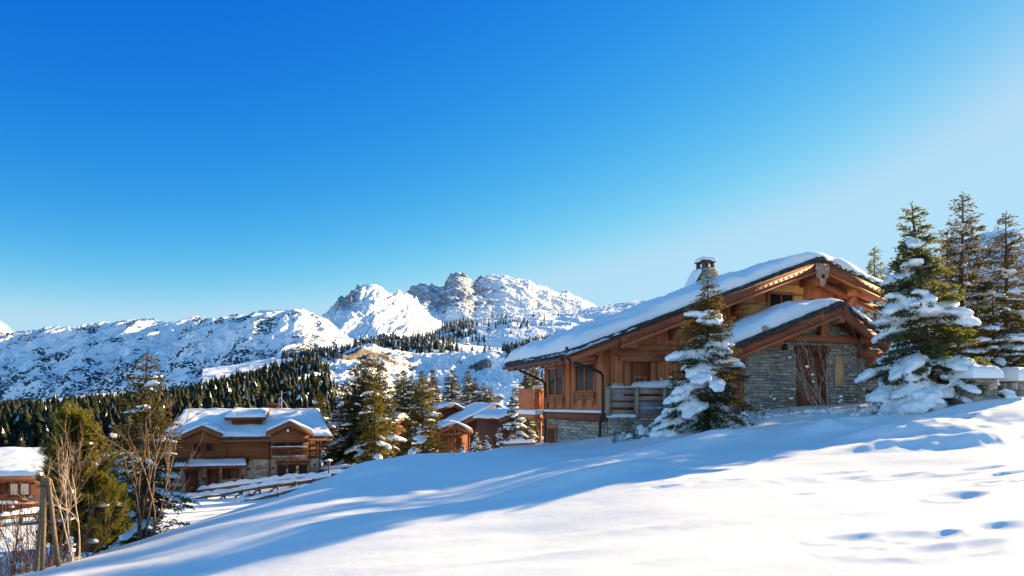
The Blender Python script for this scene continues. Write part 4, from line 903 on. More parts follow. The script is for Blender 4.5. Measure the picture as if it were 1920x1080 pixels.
# ------------------------------------------------------------------ the second chalet down the slope
K = 58 / F
VR = math.radians(13.5); VY0 = 56.4
def fx(px):
    r_ = (px - HX) / F; return (r_ * VY0 - (330 - HX) / F * VY0) / (math.cos(VR) - r_ * math.sin(VR))
def fz(py): return (HY - py) * K
V = House('chalet', (W(330, 0, VY0)[0], VY0), VR, -7.6, 'wide two-storey chalet, brown logs over pale stone, with snowy dormers, behind the fences', 'chalet')
xl, xr = fx(322), fx(597); zg = -8.2; zm = fz(861); ze = fz(821)
m2 = MB(); m2.box(xl, xr, 0.02, 9.5, zm, ze + .25); V.part('wall', m2, 'wood_h')
m2 = MB(); m2.box(xl + .1, xr - .05, 0.1, 9.4, zg, zm - .003); V.part('base_core', m2, 'mortar')
hol = [(fx(349) - xl, fx(370) - xl, zg, fz(879)), (fx(389) - xl, fx(409) - xl, zg, fz(877)), (fx(417) - xl, fx(448) - xl, fz(895), fz(876)), (fx(519) - xl, fx(577) - xl, fz(893), fz(871))]
m2 = MB(); stone_face(m2, (xl, 0.08, 0), ex, -ey, xr - xl, zg, zm - .01, holes=hol, seed=31, row=(.12, .22), ln=(.3, .8), relief=.06)
stone_face(m2, (xr - .03, 0.08, 0), ey, ex, 6, zg, zm - .01, seed=32, row=(.14, .24), ln=(.3, .8)); V.part('stone_base', m2, 'stone_warm')
for a, b, c, d in ((350, 369, 922, 880), (390, 408, 918, 878)):
    o = V.part('door', MB().box(fx(a), fx(b), .04, .12, fz(d + 42) - .3, fz(d)), 'beam_dark')
    m2 = MB(); m2.box(fx(a) - .12, fx(a), -.03, .1, zg, fz(d)); m2.box(fx(b), fx(b) + .12, -.03, .1, zg, fz(d)); m2.box(fx(a) - .16, fx(b) + .16, -.06, .1, fz(d), fz(d) + .2); V.part('door_frame', m2, 'trim_brown', o)
    V.part('cross_board', MB().box(fx(a) + .02, fx(b) - .02, .01, .039, fz(d + 20), fz(d + 17)), 'trim_brown', o)
window_part(V, (fx(418), 0.06, fz(894)), ex, -ey, fx(431) - fx(418), fz(877) - fz(894), 0, frame=.07, panes=2, wood='beam_dark', glass='black')
V.part('shutter', MB().box(fx(434), fx(447), -.02, .1, fz(894), fz(877)), 'trim_brown')
for a, b in ((521, 535), (541, 554), (561, 575)): window_part(V, (fx(a), 0.06, fz(892)), ex, -ey, fx(b) - fx(a), fz(873) - fz(892), 0, frame=.06, panes=1, wood='beam_dark', sill=False, glass='black')
m2 = MB(); m2.box(fx(517), fx(579), -.06, .1, fz(870.5), fz(866)); V.part('lintel', m2, 'trim_brown')
for a, b in ((363, 376), (386, 399)): window_part(V, (fx(a), 0.02, fz(844)), ex, -ey, fx(b) - fx(a), fz(824) - fz(844), 0, frame=.12, panes=1, wood='trim_brown', sill=False, glass='black')
for a, b in ((515, 536), (544, 566)): window_part(V, (fx(a), 0.02, fz(842)), ex, -ey, fx(b) - fx(a), fz(819) - fz(842), 0, frame=.12, panes=1, wood='beam_dark', sill=False, glass='black')
V.each('wall_post', [(fx(420), fx(424), -.04, .02, zm, ze), (fx(500), fx(505), -.05, .02, zm, ze), (fx(592), fx(597), -.05, .02, zm, ze), (xl, xl + .2, -.05, .02, zm, ze)], 'trim_brown')
# balcony
b0 = V.part('balcony', MB().box(fx(510), fx(577), -1.1, 0, fz(860), fz(857)), 'trim_brown')
V.each('baluster', [(fx(512) + k * .17, fx(512) + k * .17 + .05, -1.08, -1.03, fz(856.9), fz(840.2)) for k in range(17)], 'trim_brown', b0)
V.each('baluster', [(fx(p), fx(p) + .14, -1.1, -1.0, fz(861), fz(838)) for p in (509.5, 543, 575)], 'trim_brown', b0)
V.part('hand_rail', MB().box(fx(510) - .05, fx(578), -1.12, -.98, fz(840), fz(837)), 'trim_brown', b0)
m2 = MB(); snow_sheet(m2, [(fx(511), fz(857)), (fx(577), fz(857))], -.98, -.05, .14, .12, .04, 51, 0, .12, 0, .4); snow_sheet(m2, [(fx(510), fz(837)), (fx(578), fz(837))], -1.1, -1.0, .06, .12, .02, 52, 0, .05, 0, .4); V.part('rail_snow', m2, 'roof_snow', b0, smooth=True)
# roof: long slope towards the viewer
zE, yE, zR, yR = fz(821) - .05, -1.0, -0.85, 5.4
def vz(y): return zE + (zR - zE) * (y - yE) / (yR - yE)
roofpoly = [(-1.15, yE), (fx(625), yE), (fx(625) - 1.2, yR), (-.6, yR)]
m2 = MB(); m2.hexa([(x, y, vz(y) - .02) for x, y in roofpoly] + [(x, y, vz(y) + .14) for x, y in roofpoly])
m2.hexa([(-.6, yR, zR - .02), (fx(625) - 1.2, yR, zR - .02), (fx(625) - 1.0, 11, zR - 2), (-.6, 11, zR - 2), (-.6, yR, zR + .14), (fx(625) - 1.2, yR, zR + .14), (fx(625) - 1.0, 11, zR - 1.86), (-.6, 11, zR - 1.86)])
vr = V.part('roof', m2, 'beam_dark')
m2 = MB(); un_ = np.array([0, -math.sin(.33), math.cos(.33)])
slates(m2, (-1.15, yE, zE + .02), (fx(625), yE, zE + .02), np.array([0, -1, -.2]), un_, 3, seed=33, deep=.6, th=.05, stick=.1); V.part('slates', m2, 'slate', vr)
V.part('fascia', MB().box(-1.1, fx(624), yE - .04, yE + .02, zE - .22, zE - .03), 'trim_brown', vr)
def roof_patch(mb, poly, th, n=40, m=16, seed=0, edge=.5, zf=None, wob=.15):
    """snow on a four-cornered roof patch (x, y), wavering rim"""
    P = np.array(poly, float); u = np.unique(np.r_[0, .004, .012, .025, np.linspace(0, 1, n), .975, .988, .996]); v = np.unique(np.r_[0, .01, .03, .06, np.linspace(0, 1, m), .94, .97, .99])
    U, Vv = np.meshgrid(u, v, indexing='ij'); Q = (P[0] * (1 - U)[..., None] + P[1] * U[..., None]) * (1 - Vv)[..., None] + (P[3] * (1 - U)[..., None] + P[2] * U[..., None]) * Vv[..., None]
    q3 = np.concatenate([Q, np.full(Q.shape[:2] + (1,), seed * 1.7)], -1); L = np.linalg.norm(P[1] - P[0]); Wd = np.linalg.norm(P[3] - P[0])
    wv = fbm(q3 * np.array([1.3, .3, 1]), 3) * wob; Q[..., 1] += wv * (1 - Vv); Q[..., 1] += wv * .6 * Vv
    d = np.minimum(np.minimum(U, 1 - U) * L, np.minimum(Vv, 1 - Vv) * Wd); d = np.clip(d / edge, 0, 1)
    T = th * (1 + .5 * fbm(q3 * .8, 3)) * np.sqrt(1 - (1 - d) ** 2)
    Z = zf(Q[..., 1]) if zf else Q[..., 1] * 0
    mb.grid(np.stack([Q[..., 0], Q[..., 1], Z + T + .145], -1))
m2 = MB(); roof_patch(m2, [(-1.05, yE + .1), (fx(625) - .1, yE + .1), (fx(625) - 1.25, yR - .15), (-.55, yR - .15)], .26, 90, 30, 3, .45, vz, .25); V.part('roof_snow', m2, 'roof_snow', vr, smooth=True)
m2 = MB(); roof_patch(m2, [(-.6, yR - .02), (fx(625) - 1.5, yR - .02), (fx(625) - 1.3, yR + .8), (-.6, yR + .8)], .28, 80, 8, 5, .3, lambda y: y * 0 + zR + .06, .1); V.part('ridge_snow', m2, 'roof_snow', vr, smooth=True)
# gables breaking through the eave
for (pa, ya_, pl_, yl_, pr_, yr_, sd_) in ((385, 796, 347, 812, 422, 811, 1), (545, 789, 502, 808, 588, 810, 2)):
    xa, za, x0_, z0_, x1_, z1_ = fx(pa), fz(ya_), fx(pl_), fz(yl_), fx(pr_), fz(yr_)
    m2 = MB(); m2.prism([(x0_ + .35, zE - .3), (x1_ - .35, zE - .3), (x1_ - .35, z1_ - .22), (xa, za - .25), (x0_ + .35, z0_ - .22)], (0, -1.16, 0), ex, ez, ey, 3.0); g_ = V.part('gable', m2, 'wood_h')
    m2 = MB(); m2.prism([(x0_, z0_ - .42), (xa, za - .42), (x1_, z1_ - .42), (x1_, z1_), (xa, za), (x0_, z0_)], (0, -1.34, 0), ex, ez, ey, .12); V.part('bargeboard', m2, 'trim_brown', g_)
    m2 = MB(); m2.prism([(x0_ + .02, z0_ - .02), (xa, za - .02), (x1_ - .02, z1_ - .02), (x1_ - .02, z1_ - .14), (xa, za - .14), (x0_ + .02, z0_ - .14)][::-1], (0, -1.21, 0), ex, ez, ey, 5.0); V.part('gable_roof', m2, 'beam_dark', g_)
    m2 = MB(); snow_sheet(m2, [(x0_, z0_ + .01), (xa, za + .01), (x1_, z1_ + .01)], -1.22, 4.2, .2, .16, .10, 60 + sd_, 0, .25, .3, .5); V.part('gable_snow', m2, 'roof_snow', g_, smooth=True)
V.part('gable_lamp', MB().box(fx(540), fx(544), -1.24, -1.165, fz(809), fz(804)), 'white')
# boxy centre dormer
m2 = MB(); xd0, xd1 = fx(430), fx(488); zt_ = fz(786); m2.box(xd0, xd1, 1.3, 4.6, vz(1.3) - .2, zt_ + .1); dg_ = V.part('dormer', m2, 'wood_h')
m2 = MB(); m2.hexa([(xd0 - .5, .8, zt_ - .1), (xd1 + .3, .8, zt_ - .1), (xd1 + .3, 5.0, zt_ + .55), (xd0 - .5, 5.0, zt_ + .55), (xd0 - .5, .8, zt_ + .12), (xd1 + .3, .8, zt_ + .12), (xd1 + .3, 5.0, zt_ + .77), (xd0 - .5, 5.0, zt_ + .77)]); V.part('dormer_roof', m2, 'beam_dark', dg_)
m2 = MB(); roof_patch(m2, [(xd0 - .5, .85), (xd1 + .3, .85), (xd1 + .2, 4.4), (xd0 - .45, 4.4)], .28, 30, 14, 8, .4, lambda y: zt_ + .0 + (y - .8) * .155, .12); V.part('dormer_snow', m2, 'roof_snow', dg_, smooth=True)
# lean-to roof over the doors
m2 = MB(); xa, xb = fx(320), fx(468); zl = fz(871); m2.hexa([(xa, -1.5, zl - .1), (xb, -1.5, zl - .1), (xb, 0, zl + .32), (xa, 0, zl + .32), (xa, -1.5, zl + .08), (xb, -1.5, zl + .08), (xb, 0, zl + .46), (xa, 0, zl + .46)]); lr = V.part('porch_roof', m2, 'beam_dark')
m2 = MB(); roof_patch(m2, [(xa + .05, -1.45), (xb - .05, -1.45), (xb - .3, -.05), (xa, -.05)], .16, 60, 10, 9, .3, lambda y: zl - .06 + (y + 1.5) * .26, .12); V.part('porch_snow', m2, 'roof_snow', lr, smooth=True)
m2 = MB(); slates(m2, (xa, -1.5, zl - .02), (xb, -1.5, zl - .02), (0, -1, -.2), (0, 0, 1), 2, seed=35, deep=.4, th=.05, stick=.08); V.part('slates', m2, 'slate', lr)
for p in (318, 384, 456):
    m2 = MB(); m2.box(fx(p) - .08, fx(p) + .08, -1.4, -1.24, zl - 2.9 if p == 318 else zl - .9, zl - .1); m2.beam((fx(p), -1.3, zl - .75), (fx(p), -.02, zl - 1.1), .12, .14); V.part('post', m2, 'trim_brown', lr)
for p, q0, q1 in ((505, 822, 903), (581, 822, 888)):
    m2 = MB(); m2.tube([(fx(p) + .1, yE + .05, fz(q0)), (fx(p), -.1, fz(q0 + 9)), (fx(p), -.1, fz(q1))], .05, 6); V.part('downpipe', m2, 'metal')
for p, q in ((466, 879), (512, 878), (590, 874)):
    m2 = MB(); m2.box(fx(p) - .08, fx(p) + .08, -.14, .02, fz(q) - .12, fz(q) + .12); V.part('wall_lamp', m2, 'trim_brown')
m2 = MB(); m2.box(fx(497) - .45, fx(497) + .55, 6.4, 7.3, zR - .6, zR + .75); m2.box(fx(497) - .55, fx(497) + .65, 6.3, 7.4, zR + .753, zR + .9); V.part('chimney', m2, 'beam_dark')
m2 = MB(); c_ = np.array([fx(516), 6.0, zR]); m2.tube([c_, c_ + [0, 0, 2.1]], .03, 6); m2.tube([c_ + [-.35, 0, 1.75], c_ + [.75, 0, 2.05]], .015, 4); m2.tube([c_ + [.1, 0, 1.3], c_ + [.5, 0, .6], c_ + [.5, 0, .2]], .02, 4)
for k in range(6): m2.tube([c_ + [-.25 + k * .18, -.3, 1.78 + k * .048], c_ + [-.25 + k * .18, .3, 1.78 + k * .048]], .01, 4)
V.part('aerial', m2, 'pale_plate')

# ------------------------------------------------------------------ smaller chalets
def hut(apex, Y, rz_, wl, wr, dl, dr, depth, zb, label, wall='wood_red', th=.3, barge='trim_brown', name='chalet', over=.8, wins=(), truss=False, barge_h=.4, group=None):
    p = W(apex[0], apex[1], Y); h = House(name, (p[0], p[1]), rz_, zb, label, 'chalet', group)
    za = p[2] - th - .1; path = [(-wl, za - dl), (0, za), (wr, za - dr)]
    f = lambda x: float(interp_path(path, x))
    a, b = -wl * .84, wr * .84
    m = MB(); m.prism([(a, zb - .6), (b, zb - .6), (b, f(b) - .2), (0, za - .2), (a, f(a) - .2)], (0, over, 0), ex, ez, ey, depth - over - .3); h.part('wall', m, wall)
    m = MB(); m.prism([(-wl, za - dl - .16), (0, za - .16), (wr, za - dr - .16), (wr, za - dr), (0, za), (-wl, za - dl)], (0, .05, 0), ex, ez, ey, depth); ro_ = h.part('roof', m, 'beam_dark')
    m = MB(); m.beam((-wl, -.02, f(-wl) - barge_h * .6), (-.01, -.02, za - barge_h * .6), .12, barge_h); m.beam((.01, -.02, za - barge_h * .6), (wr, -.02, f(wr) - barge_h * .6), .12, barge_h); h.part('bargeboard', m, barge, ro_)
    m = MB(); snow_sheet(m, [(q[0], q[1] + .02) for q in path], .05, depth, th, .2, .12, int(apex[0]), 0.02, .35, .5, .5); h.part('roof_snow', m, 'roof_snow', ro_, smooth=True)
    for (u, z0, w, hh) in wins: window_part(h, (u, over, za + z0), ex, -ey, w, hh, 0, frame=.1, panes=2, wood='beam_dark', sill=False)
    if truss:
        m = MB(); zt2 = za - 1.35; m.box(a, b, .05, .25, zt2 - .15, zt2 + .12); m.box(-.13, .13, .06, .24, zt2 + .12, za - .3); m.beam((-.9, .15, zt2 + .12), (-.1, .15, zt2 + .62), .14, .16); m.beam((.9, .15, zt2 + .12), (.1, .15, zt2 + .62), .14, .16)
        m.box(a, a + .25, .04, .26, zb - .5, zt2 - .15); m.box(b - .25, b, .04, .26, zb - .5, zt2 - .15); m.box(-.12, .12, .05, .25, zb - .5, zt2 - .15); h.part('timber_truss', m, 'trim_brown')
    return h
hut((852, 752), 97, .30, 3.7, 2.5, 1.1, 1.25, 9, -7.5, 'small brown chalet with rounded snowy gable roof, middle of the huddle below the conifers', 'wood_dark', wins=[(-1.2, -2.2, 1.0, .8)])
hut((930, 752), 92, .36, 5.0, 3.2, 2.3, 1.6, 10, -7.3, 'red-brown chalet with long snowy left roof slope and carved gable, right of the huddle', 'wood_red', wins=[(-1.0, -3.0, .9, 1.3), (.5, -3.0, .9, 1.3)], barge_h=.6)
hut((853, 786), 84, .25, 3.0, 2.2, 1.15, 1.0, 8, -6.7, 'low porch chalet with crossed timber truss under its snowy gable, front of the huddle', 'wood_dark', truss=True, wins=[(-1.5, -3.2, .6, 1.2), (.35, -3.2, .6, 1.2)], barge_h=.55, over=1.2)
hut((758, 772), 89, 1.15, 3.0, 3.0, 1.1, 1.1, 6, -7.0, 'dark chalet under a thick flat snow roof, left end of the huddle', 'wood_dark', th=.5, over=.5)
hut((934, 736), 118, .3, 1.3, 1.1, .45, .45, 3, -4.5, 'tiny pale hut with a white snow cap behind the huddle of chalets', 'pale_plate', th=.45, name='hut', over=.2, barge_h=.12)
hut((972, 762), 70, .5, 2.2, 2.6, .8, 1.0, 6, -5.2, 'reddish chalet roof corner half hidden behind the snowy spruce by the balcony', 'wood_red', over=.6)
# chalet at the left edge
L3 = House('chalet', (W(-10, 0, 38)[0], 38.0), math.radians(9), -6.2, 'reddish plank chalet at the left edge with a thick white roof and dark railing', 'chalet')
m2 = MB(); m2.box(-6, 2.0, 0, 6, -6.6, -3.15); L3.part('wall', m2, 'wood_red')
m2 = MB(); m2.hexa([(-7, -1.2, -3.5), (2.9, -1.2, -3.5), (2.9, 6.5, -2.6), (-7, 6.5, -2.6), (-7, -1.2, -3.3), (2.9, -1.2, -3.3), (2.9, 6.5, -2.4), (-7, 6.5, -2.4)]); ro = L3.part('roof', m2, 'beam_dark')
m2 = MB(); roof_patch(m2, [(-7, -1.2), (2.9, -1.2), (2.9, 6.5), (-7, 6.5)], .26, 60, 30, 4, .5, lambda y: -3.43 + (y + 1.2) * .117, .06); L3.part('roof_snow', m2, 'roof_snow', ro, smooth=True)
L3.part('fascia', MB().box(-7, 2.9, -1.26, -1.205, -3.56, -3.3), 'trim_brown', ro)
L3.each('rafter', [(-6.8 + k * .45, -6.65 + k * .45, -1.1, 0, -3.66, -3.51) for k in range(21)], 'trim_brown', ro)
window_part(L3, (.75, 0, -4.45), ex, -ey, 1.0, .62, 0, frame=.08, panes=2, wood='trim_brown', curtain=[(.04, .4), (.56, .96)])
b0 = L3.part('balcony', MB().box(-6, 2.6, -1.4, -.02, -5.62, -5.5), 'grey_wood')
L3.each('baluster', [(-2.2 + k * .16, -2.11 + k * .16, -1.38, -1.33, -5.5, -4.78) for k in range(30)], 'beam_dark', b0)
L3.part('hand_rail', MB().box(-6, 2.6, -1.42, -1.3, -4.78, -4.7), 'grey_wood', b0)
m2 = MB(); roof_patch(m2, [(-6, -1.44), (1.8, -1.44), (1.8, -1.28), (-6, -1.28)], .10, 60, 6, 6, .08, lambda y: y * 0 - 4.84, .02); roof_patch(m2, [(-6, -1.5), (2.6, -1.5), (2.6, -1.15), (-6, -1.15)], .14, 60, 6, 7, .15, lambda y: y * 0 - 5.645, .03); L3.part('rail_snow', m2, 'roof_snow', b0, smooth=True)

L3.t.location.z -= .55
# far buildings on the terrace
for (px, py, Y, w, d_, lab) in ((800, 641, 1140, 26, 6, 'long dark mountain lodge with white roof on the terrace under the white plateau'), (872, 645, 1140, 15, 6, 'smaller lodge beside the pistes, right of the long lodge'), (640, 672, 700, 12, 5, 'row-like low chalet with snowy roof above the rocky gully, left one'), (672, 668, 720, 8, 5, 'small snow-roofed chalet above the rocky gully beside the trees')):
    p = W(px, py, Y); h = House('lodge', (p[0], p[1]), .1, p[2] - 4, lab, 'building'); z = p[2]
    h.part('wall', MB().box(-w / 2, w / 2, 0, 8, z - 6, z), 'beam_dark')
    m2 = MB(); m2.hexa([(-w/2 - 1, -1, z), (w/2 + 1, -1, z), (w/2 + 1, 9, z), (-w/2 - 1, 9, z), (-w/2, 2.5, z + 2.2), (w/2, 2.5, z + 2.2), (w/2, 5.5, z + 2.2), (-w/2, 5.5, z + 2.2)]); h.part('roof_snow', m2, 'roof_snow')
p = W(742, 655, 800); m2 = MB(); m2.tube([p - [0, 0, 6], p + [0, 0, 11]], .5, 6); m2.box(p[0] - 3.2, p[0] + 3.2, p[1] - .3, p[1] + .3, p[2] + 10, p[2] + 10.7); tag(m2.build('lift_pylon', M['pale_plate']), 'pale ski-lift pylon with a crossbar standing among far conifers', 'pylon')

# ------------------------------------------------------------------ fences, walls, lamp
def fence(label, pts, h=.9, posts=6, rails=(.45, .85), snow=.16, brace=False, th=.12, name='fence', group=None):
    """posts and rails along ground points [(px, Y), ...], snow lying along the top rail"""
    P = []
    for px, py, Y in pts: P.append(W(px, py, Y))
    P = np.array(P); base = P[0].copy()
    t = thing(name, base, label, 'fence', group=group); off = base
    s_ = np.r_[0, np.cumsum(np.linalg.norm(np.diff(P, axis=0), axis=1))]; at_ = lambda d: np.array([np.interp(d, s_, P[:, i]) for i in range(3)])
    ds_ = np.linspace(0, s_[-1], posts)
    for d in ds_:
        q = at_(d); m = MB(); m.box(q[0] - th / 2, q[0] + th / 2, q[1] - th / 2, q[1] + th / 2, q[2] - h - .5, q[2] + .02); m.build('post', M['pole'], t, off)
    for k in range(posts - 1):
        a, b = at_(ds_[k]), at_(ds_[k + 1])
        for r_ in rails:
            z = np.array([0, -th * .62, -h + r_ * h]); MB().beam(a + z, b + z, .07, .15).build('rail', M['pole'], t, off)
        if brace: MB().beam(a + [0, -.02, -h * .9], b + [0, -.02, -.15], .06, .1).build('brace', M['beam_dark'], t, off)
    u = np.linspace(0, s_[-1], max(20, int(s_[-1] * 5))); Q = np.array([at_(d) for d in u]); m = MB(); n_ = len(u)
    ang_ = np.linspace(0, math.pi, 9); wv = fbm(np.c_[u * 1.4, u * 0 + base[0], u * 0], 3)
    tang = np.gradient(Q[:, :2], axis=0); tang /= np.linalg.norm(tang, axis=1)[:, None]; nr = np.c_[-tang[:, 1], tang[:, 0]]
    wd_ = .13 * (1 + .5 * wv); hh = snow * (1 + .9 * wv); hh[0] = hh[-1] = .02
    G_ = np.stack([np.stack([Q[:, 0] + nr[:, 0] * wd_ * math.cos(a), Q[:, 1] + nr[:, 1] * wd_ * math.cos(a), Q[:, 2] + .01 + hh * math.sin(a) ** .7], -1) for a in ang_], 1)
    m.grid(G_); m.build('rail_snow', M['roof_snow'], t, off, True); return t
fence('long snow-topped timber fence directly in front of the two-storey chalet', [(370, 919, 54), (470, 906, 53.5), (560, 895, 53), (665, 884, 52.5)], 1.0, 9, (.5, .9), .30)
fence('snow-topped braced timber fence, second row below the chalet', [(322, 938, 50), (420, 925, 49.5), (500, 910, 49), (572, 900, 48.5), (620, 893, 48)], 1.0, 10, (.45, .9), .28, True)
fence('low snowy rail fence, lowest row by the sunlit snow', [(340, 955, 46), (420, 945, 46), (490, 931, 46), (560, 915, 46), (640, 898, 46)], .6, 6, (.8,), .16)
fence('short slanting snowy handrail between the fence rows', [(424, 952, 47), (468, 924, 49)], .7, 3, (.4, .9), .18)
fence('short stub of brown fence with thick snow at the foot of the chalet balcony', [(946, 832, 35), (1003, 830, 34)], .7, 3, (.4, .9), .13)
fence('snowy rail fence left of the tall thin spruce', [(215, 962, 44), (290, 950, 45)], .8, 3, (.4, .9), .2)
fence('weathered snowy rail across the lower left corner behind the pine', [(0, 968, 30), (60, 962, 31), (110, 958, 32)], .8, 4, (.4, .9), .2)
m2 = MB()
A_, B2 = W(597, 881, 60), W(720, 868, 57); base = A_.copy(); t = thing('retaining_wall', base, 'dark low retaining wall with a strip of snow beside the two-storey chalet', 'wall')
q = [A_, B2, B2 + [0, .8, 0], A_ + [0, .8, 0]]; m2.hexa([p - [0, 0, 1.2] for p in q] + q); m2.build('wall_face', M['mortar'], t, base)
m2 = MB(); u = np.linspace(0, 1, 40)[:, None]; ln = A_ * (1 - u) + B2 * u; hh = .22 * (1 + .6 * fbm(ln * 1.1, 3)); hh[0] = hh[-1] = 0
m2.grid(np.stack([ln + [0, -.05, 0], ln + np.c_[0*hh, 0*hh + .05, hh * .8], ln + np.c_[0*hh, 0*hh + .4, hh], ln + np.c_[0*hh, 0*hh + .85, hh * 0]], 1)); m2.build('snow_cap', M['roof_snow'], t, base, True)
p = W(616, 893, 51); t = thing('street_lamp', p, 'short dark lamp post with a snowy hood beside the fence', 'lamp')
m2 = MB(); m2.tube([(0, 0, -.4), (0, 0, .75)], .05, 8); m2.build('post', M['metal'], t); m2 = MB(); m2.tube([(0, 0, .75), (0, 0, .80), (0, 0, 1.1), (0, 0, 1.14)], [.06, .11, .15, .1], 8); m2.build('lantern', M['beam_dark'], t)
m2 = MB(); m2.tube([(0, 0, 1.14), (0, 0, 1.18), (0, 0, 1.27)], [.30, .28, .06], 8); m2.build('snow_cap', M['roof_snow'], t, smooth=True)
# stone gate pillars with snow caps on the right
for (px, ptop, pb, Y, w, lab) in ((1824, 711, 760, 19.4, .84, 'squat stone pillar with a thick snow cap nearest the big snowy fir'), (1906, 716, 740, 20.2, .82, 'low stone pillar buried in snow at the right edge')):
    a = W(px, ptop, Y); t = thing('stone_pillar', (a[0], a[1], a[2] - 1.2), lab, 'pillar'); t.rotation_euler = (0, 0, .22)
    m = MB().box(-w/2 + .03, w/2 - .03, -.4, .4, 0, 1.18); m.build('core', M['mortar'], t)
    m = MB(); stone_face(m, (-w/2 + .03, -.4, 0), ex, -ey, w - .06, 0, 1.2, seed=px, row=(.14, .24), ln=(.25, .6)); stone_face(m, (-w/2 + .03, .4, 0), -ey, -ex, .8, 0, 1.2, seed=px + 1, row=(.14, .24)); stone_face(m, (w/2 - .03, -.4, 0), ey, ex, .8, 0, 1.2, seed=px + 2, row=(.14, .24)); m.build('masonry', M['stone_warm'], t)
    m = MB(); m.box(-w/2 - .05, w/2 + .05, -.48, .48, 1.19, 1.26); m.build('coping', M['stone_warm'], t)
    m = MB(); snow_sheet(m, [(-w/2 - .08, 1.262), (w/2 + .08, 1.262)], -.5, .5, .36, .06, .06, px % 7, 0, .32, 0, .2); m.build('snow_cap', M['roof_snow'], t, smooth=True)
# ------------------------------------------------------------------ trees and shrubs
def needles(mb, P, D, L, Wd, rng, val):
    """elongated diamonds at P along D"""
    n = len(P); D = D / (np.linalg.norm(D, axis=1)[:, None] + 1e-9)
    r = rng.randn(n, 3); S = np.cross(D, r); S /= np.linalg.norm(S, axis=1)[:, None] + 1e-9
    L = np.broadcast_to(L, (n,))[:, None] * rng.uniform(.7, 1.3, (n, 1)); Wd = np.broadcast_to(Wd, (n,))[:, None]
    v = np.stack([P, P + D * L * .5 + S * Wd * .5, P + D * L, P + D * L * .5 - S * Wd * .5], 1).reshape(-1, 3)
    mb.add(v, np.arange(4 * n).reshape(n, 4), val)
def ico(sub=1):
    import bmesh
    b = bmesh.new(); bmesh.ops.create_icosphere(b, subdivisions=sub, radius=1.0); b.verts.ensure_lookup_table()
    v = np.array([q.co[:] for q in b.verts]); f = np.array([[x.index for x in q.verts] for q in b.faces]); b.free(); return v, f
ICO1, ICO2 = ico(1), ico(2)
def lump(mb, c, r, rng, yaw=0, sub=1, pitch=0):
    v, f = ICO2 if sub == 2 else ICO1
    q = v * (1 + .22 * perlin(v * 1.7 + rng.rand() * 50)[:, None]) * np.array(r)
    q[:, 2] = np.where(q[:, 2] < 0, q[:, 2] * .55, q[:, 2])
    q[:, 2] += q[:, 0] * math.tan(pitch)
    cc, ss = math.cos(yaw), math.sin(yaw)
    mb.add(np.c_[q[:, 0]*cc - q[:, 1]*ss, q[:, 0]*ss + q[:, 1]*cc, q[:, 2]] + c, f)
def fuse(mb, voxel, smooth=3, amp=.0, name='fused'):
    """one continuous lumpy surface out of overlapping lumps"""
    me = mb.mesh(name); o = bpy.data.objects.new(name, me); C.objects.link(o)
    m = o.modifiers.new('r', 'REMESH'); m.mode = 'VOXEL'; m.voxel_size = voxel; m.use_smooth_shade = True
    if smooth: k = o.modifiers.new('s', 'SMOOTH'); k.iterations = smooth; k.factor = .5
    dg_ = bpy.context.evaluated_depsgraph_get(); ev = o.evaluated_get(dg_); out = bpy.data.meshes.new_from_object(ev)
    bpy.data.objects.remove(o); bpy.data.meshes.remove(me)
    if amp:
        n = len(out.vertices); co_ = np.empty(n * 3, np.float32); out.vertices.foreach_get('co', co_); p = co_.reshape(-1, 3)
        nr = np.empty(n * 3, np.float32); out.vertices.foreach_get('normal', nr)
        p = p + nr.reshape(-1, 3) * (amp * fbm(p * 6, 3))[:, None]; out.vertices.foreach_set('co', p.ravel().astype(np.float32))
    for pl_ in out.polygons: pl_.use_smooth = True
    return out
def islands(me):
    n = len(me.vertices); lab = np.arange(n); e = np.empty(len(me.edges) * 2, np.int32); me.edges.foreach_get('vertices', e); e = e.reshape(-1, 2)
    while True:
        m = np.minimum(lab[e[:, 0]], lab[e[:, 1]]); new = lab.copy(); np.minimum.at(new, e[:, 0], m); np.minimum.at(new, e[:, 1], m); new = new[new]
        if (new == lab).all(): return lab
        lab = new
def link_mesh(me, name, mat, parent, keep=70):
    """each separate cushion of snow becomes a part of its own"""
    lab = islands(me); ids, cnt = np.unique(lab, return_counts=True); n = len(me.vertices)
    co_ = np.empty(n * 3, np.float32); me.vertices.foreach_get('co', co_); co_ = co_.reshape(-1, 3)
    lt = np.empty(len(me.polygons), np.int32); me.polygons.foreach_get('loop_total', lt); lv_ = np.empty(len(me.loops), np.int32); me.loops.foreach_get('vertex_index', lv_)
    ok4 = (lt == 4).all(); polys = lv_.reshape(-1, 4) if ok4 else None
    if not ok4: polys = [tuple(p.vertices) for p in me.polygons]
    fl = lab[polys[:, 0]] if ok4 else np.array([lab[p[0]] for p in polys])
    for k in ids[np.argsort(-cnt)][:keep]:
        vi = np.where(lab == k)[0]; mp = np.full(n, -1); mp[vi] = np.arange(len(vi)); b = MB()
        b.add(co_[vi], mp[polys[fl == k]] if ok4 else [tuple(mp[list(p)]) for p, q in zip(polys, fl) if q == k]); b.build(name, mat, parent, smooth=True)
    bpy.data.meshes.remove(me)
def _link_mesh_old(me, name, mat, parent):
    me.name = name; me.materials.clear(); me.materials.append(mat); o = bpy.data.objects.new(name, me); C.objects.link(o); o.parent = parent; return o

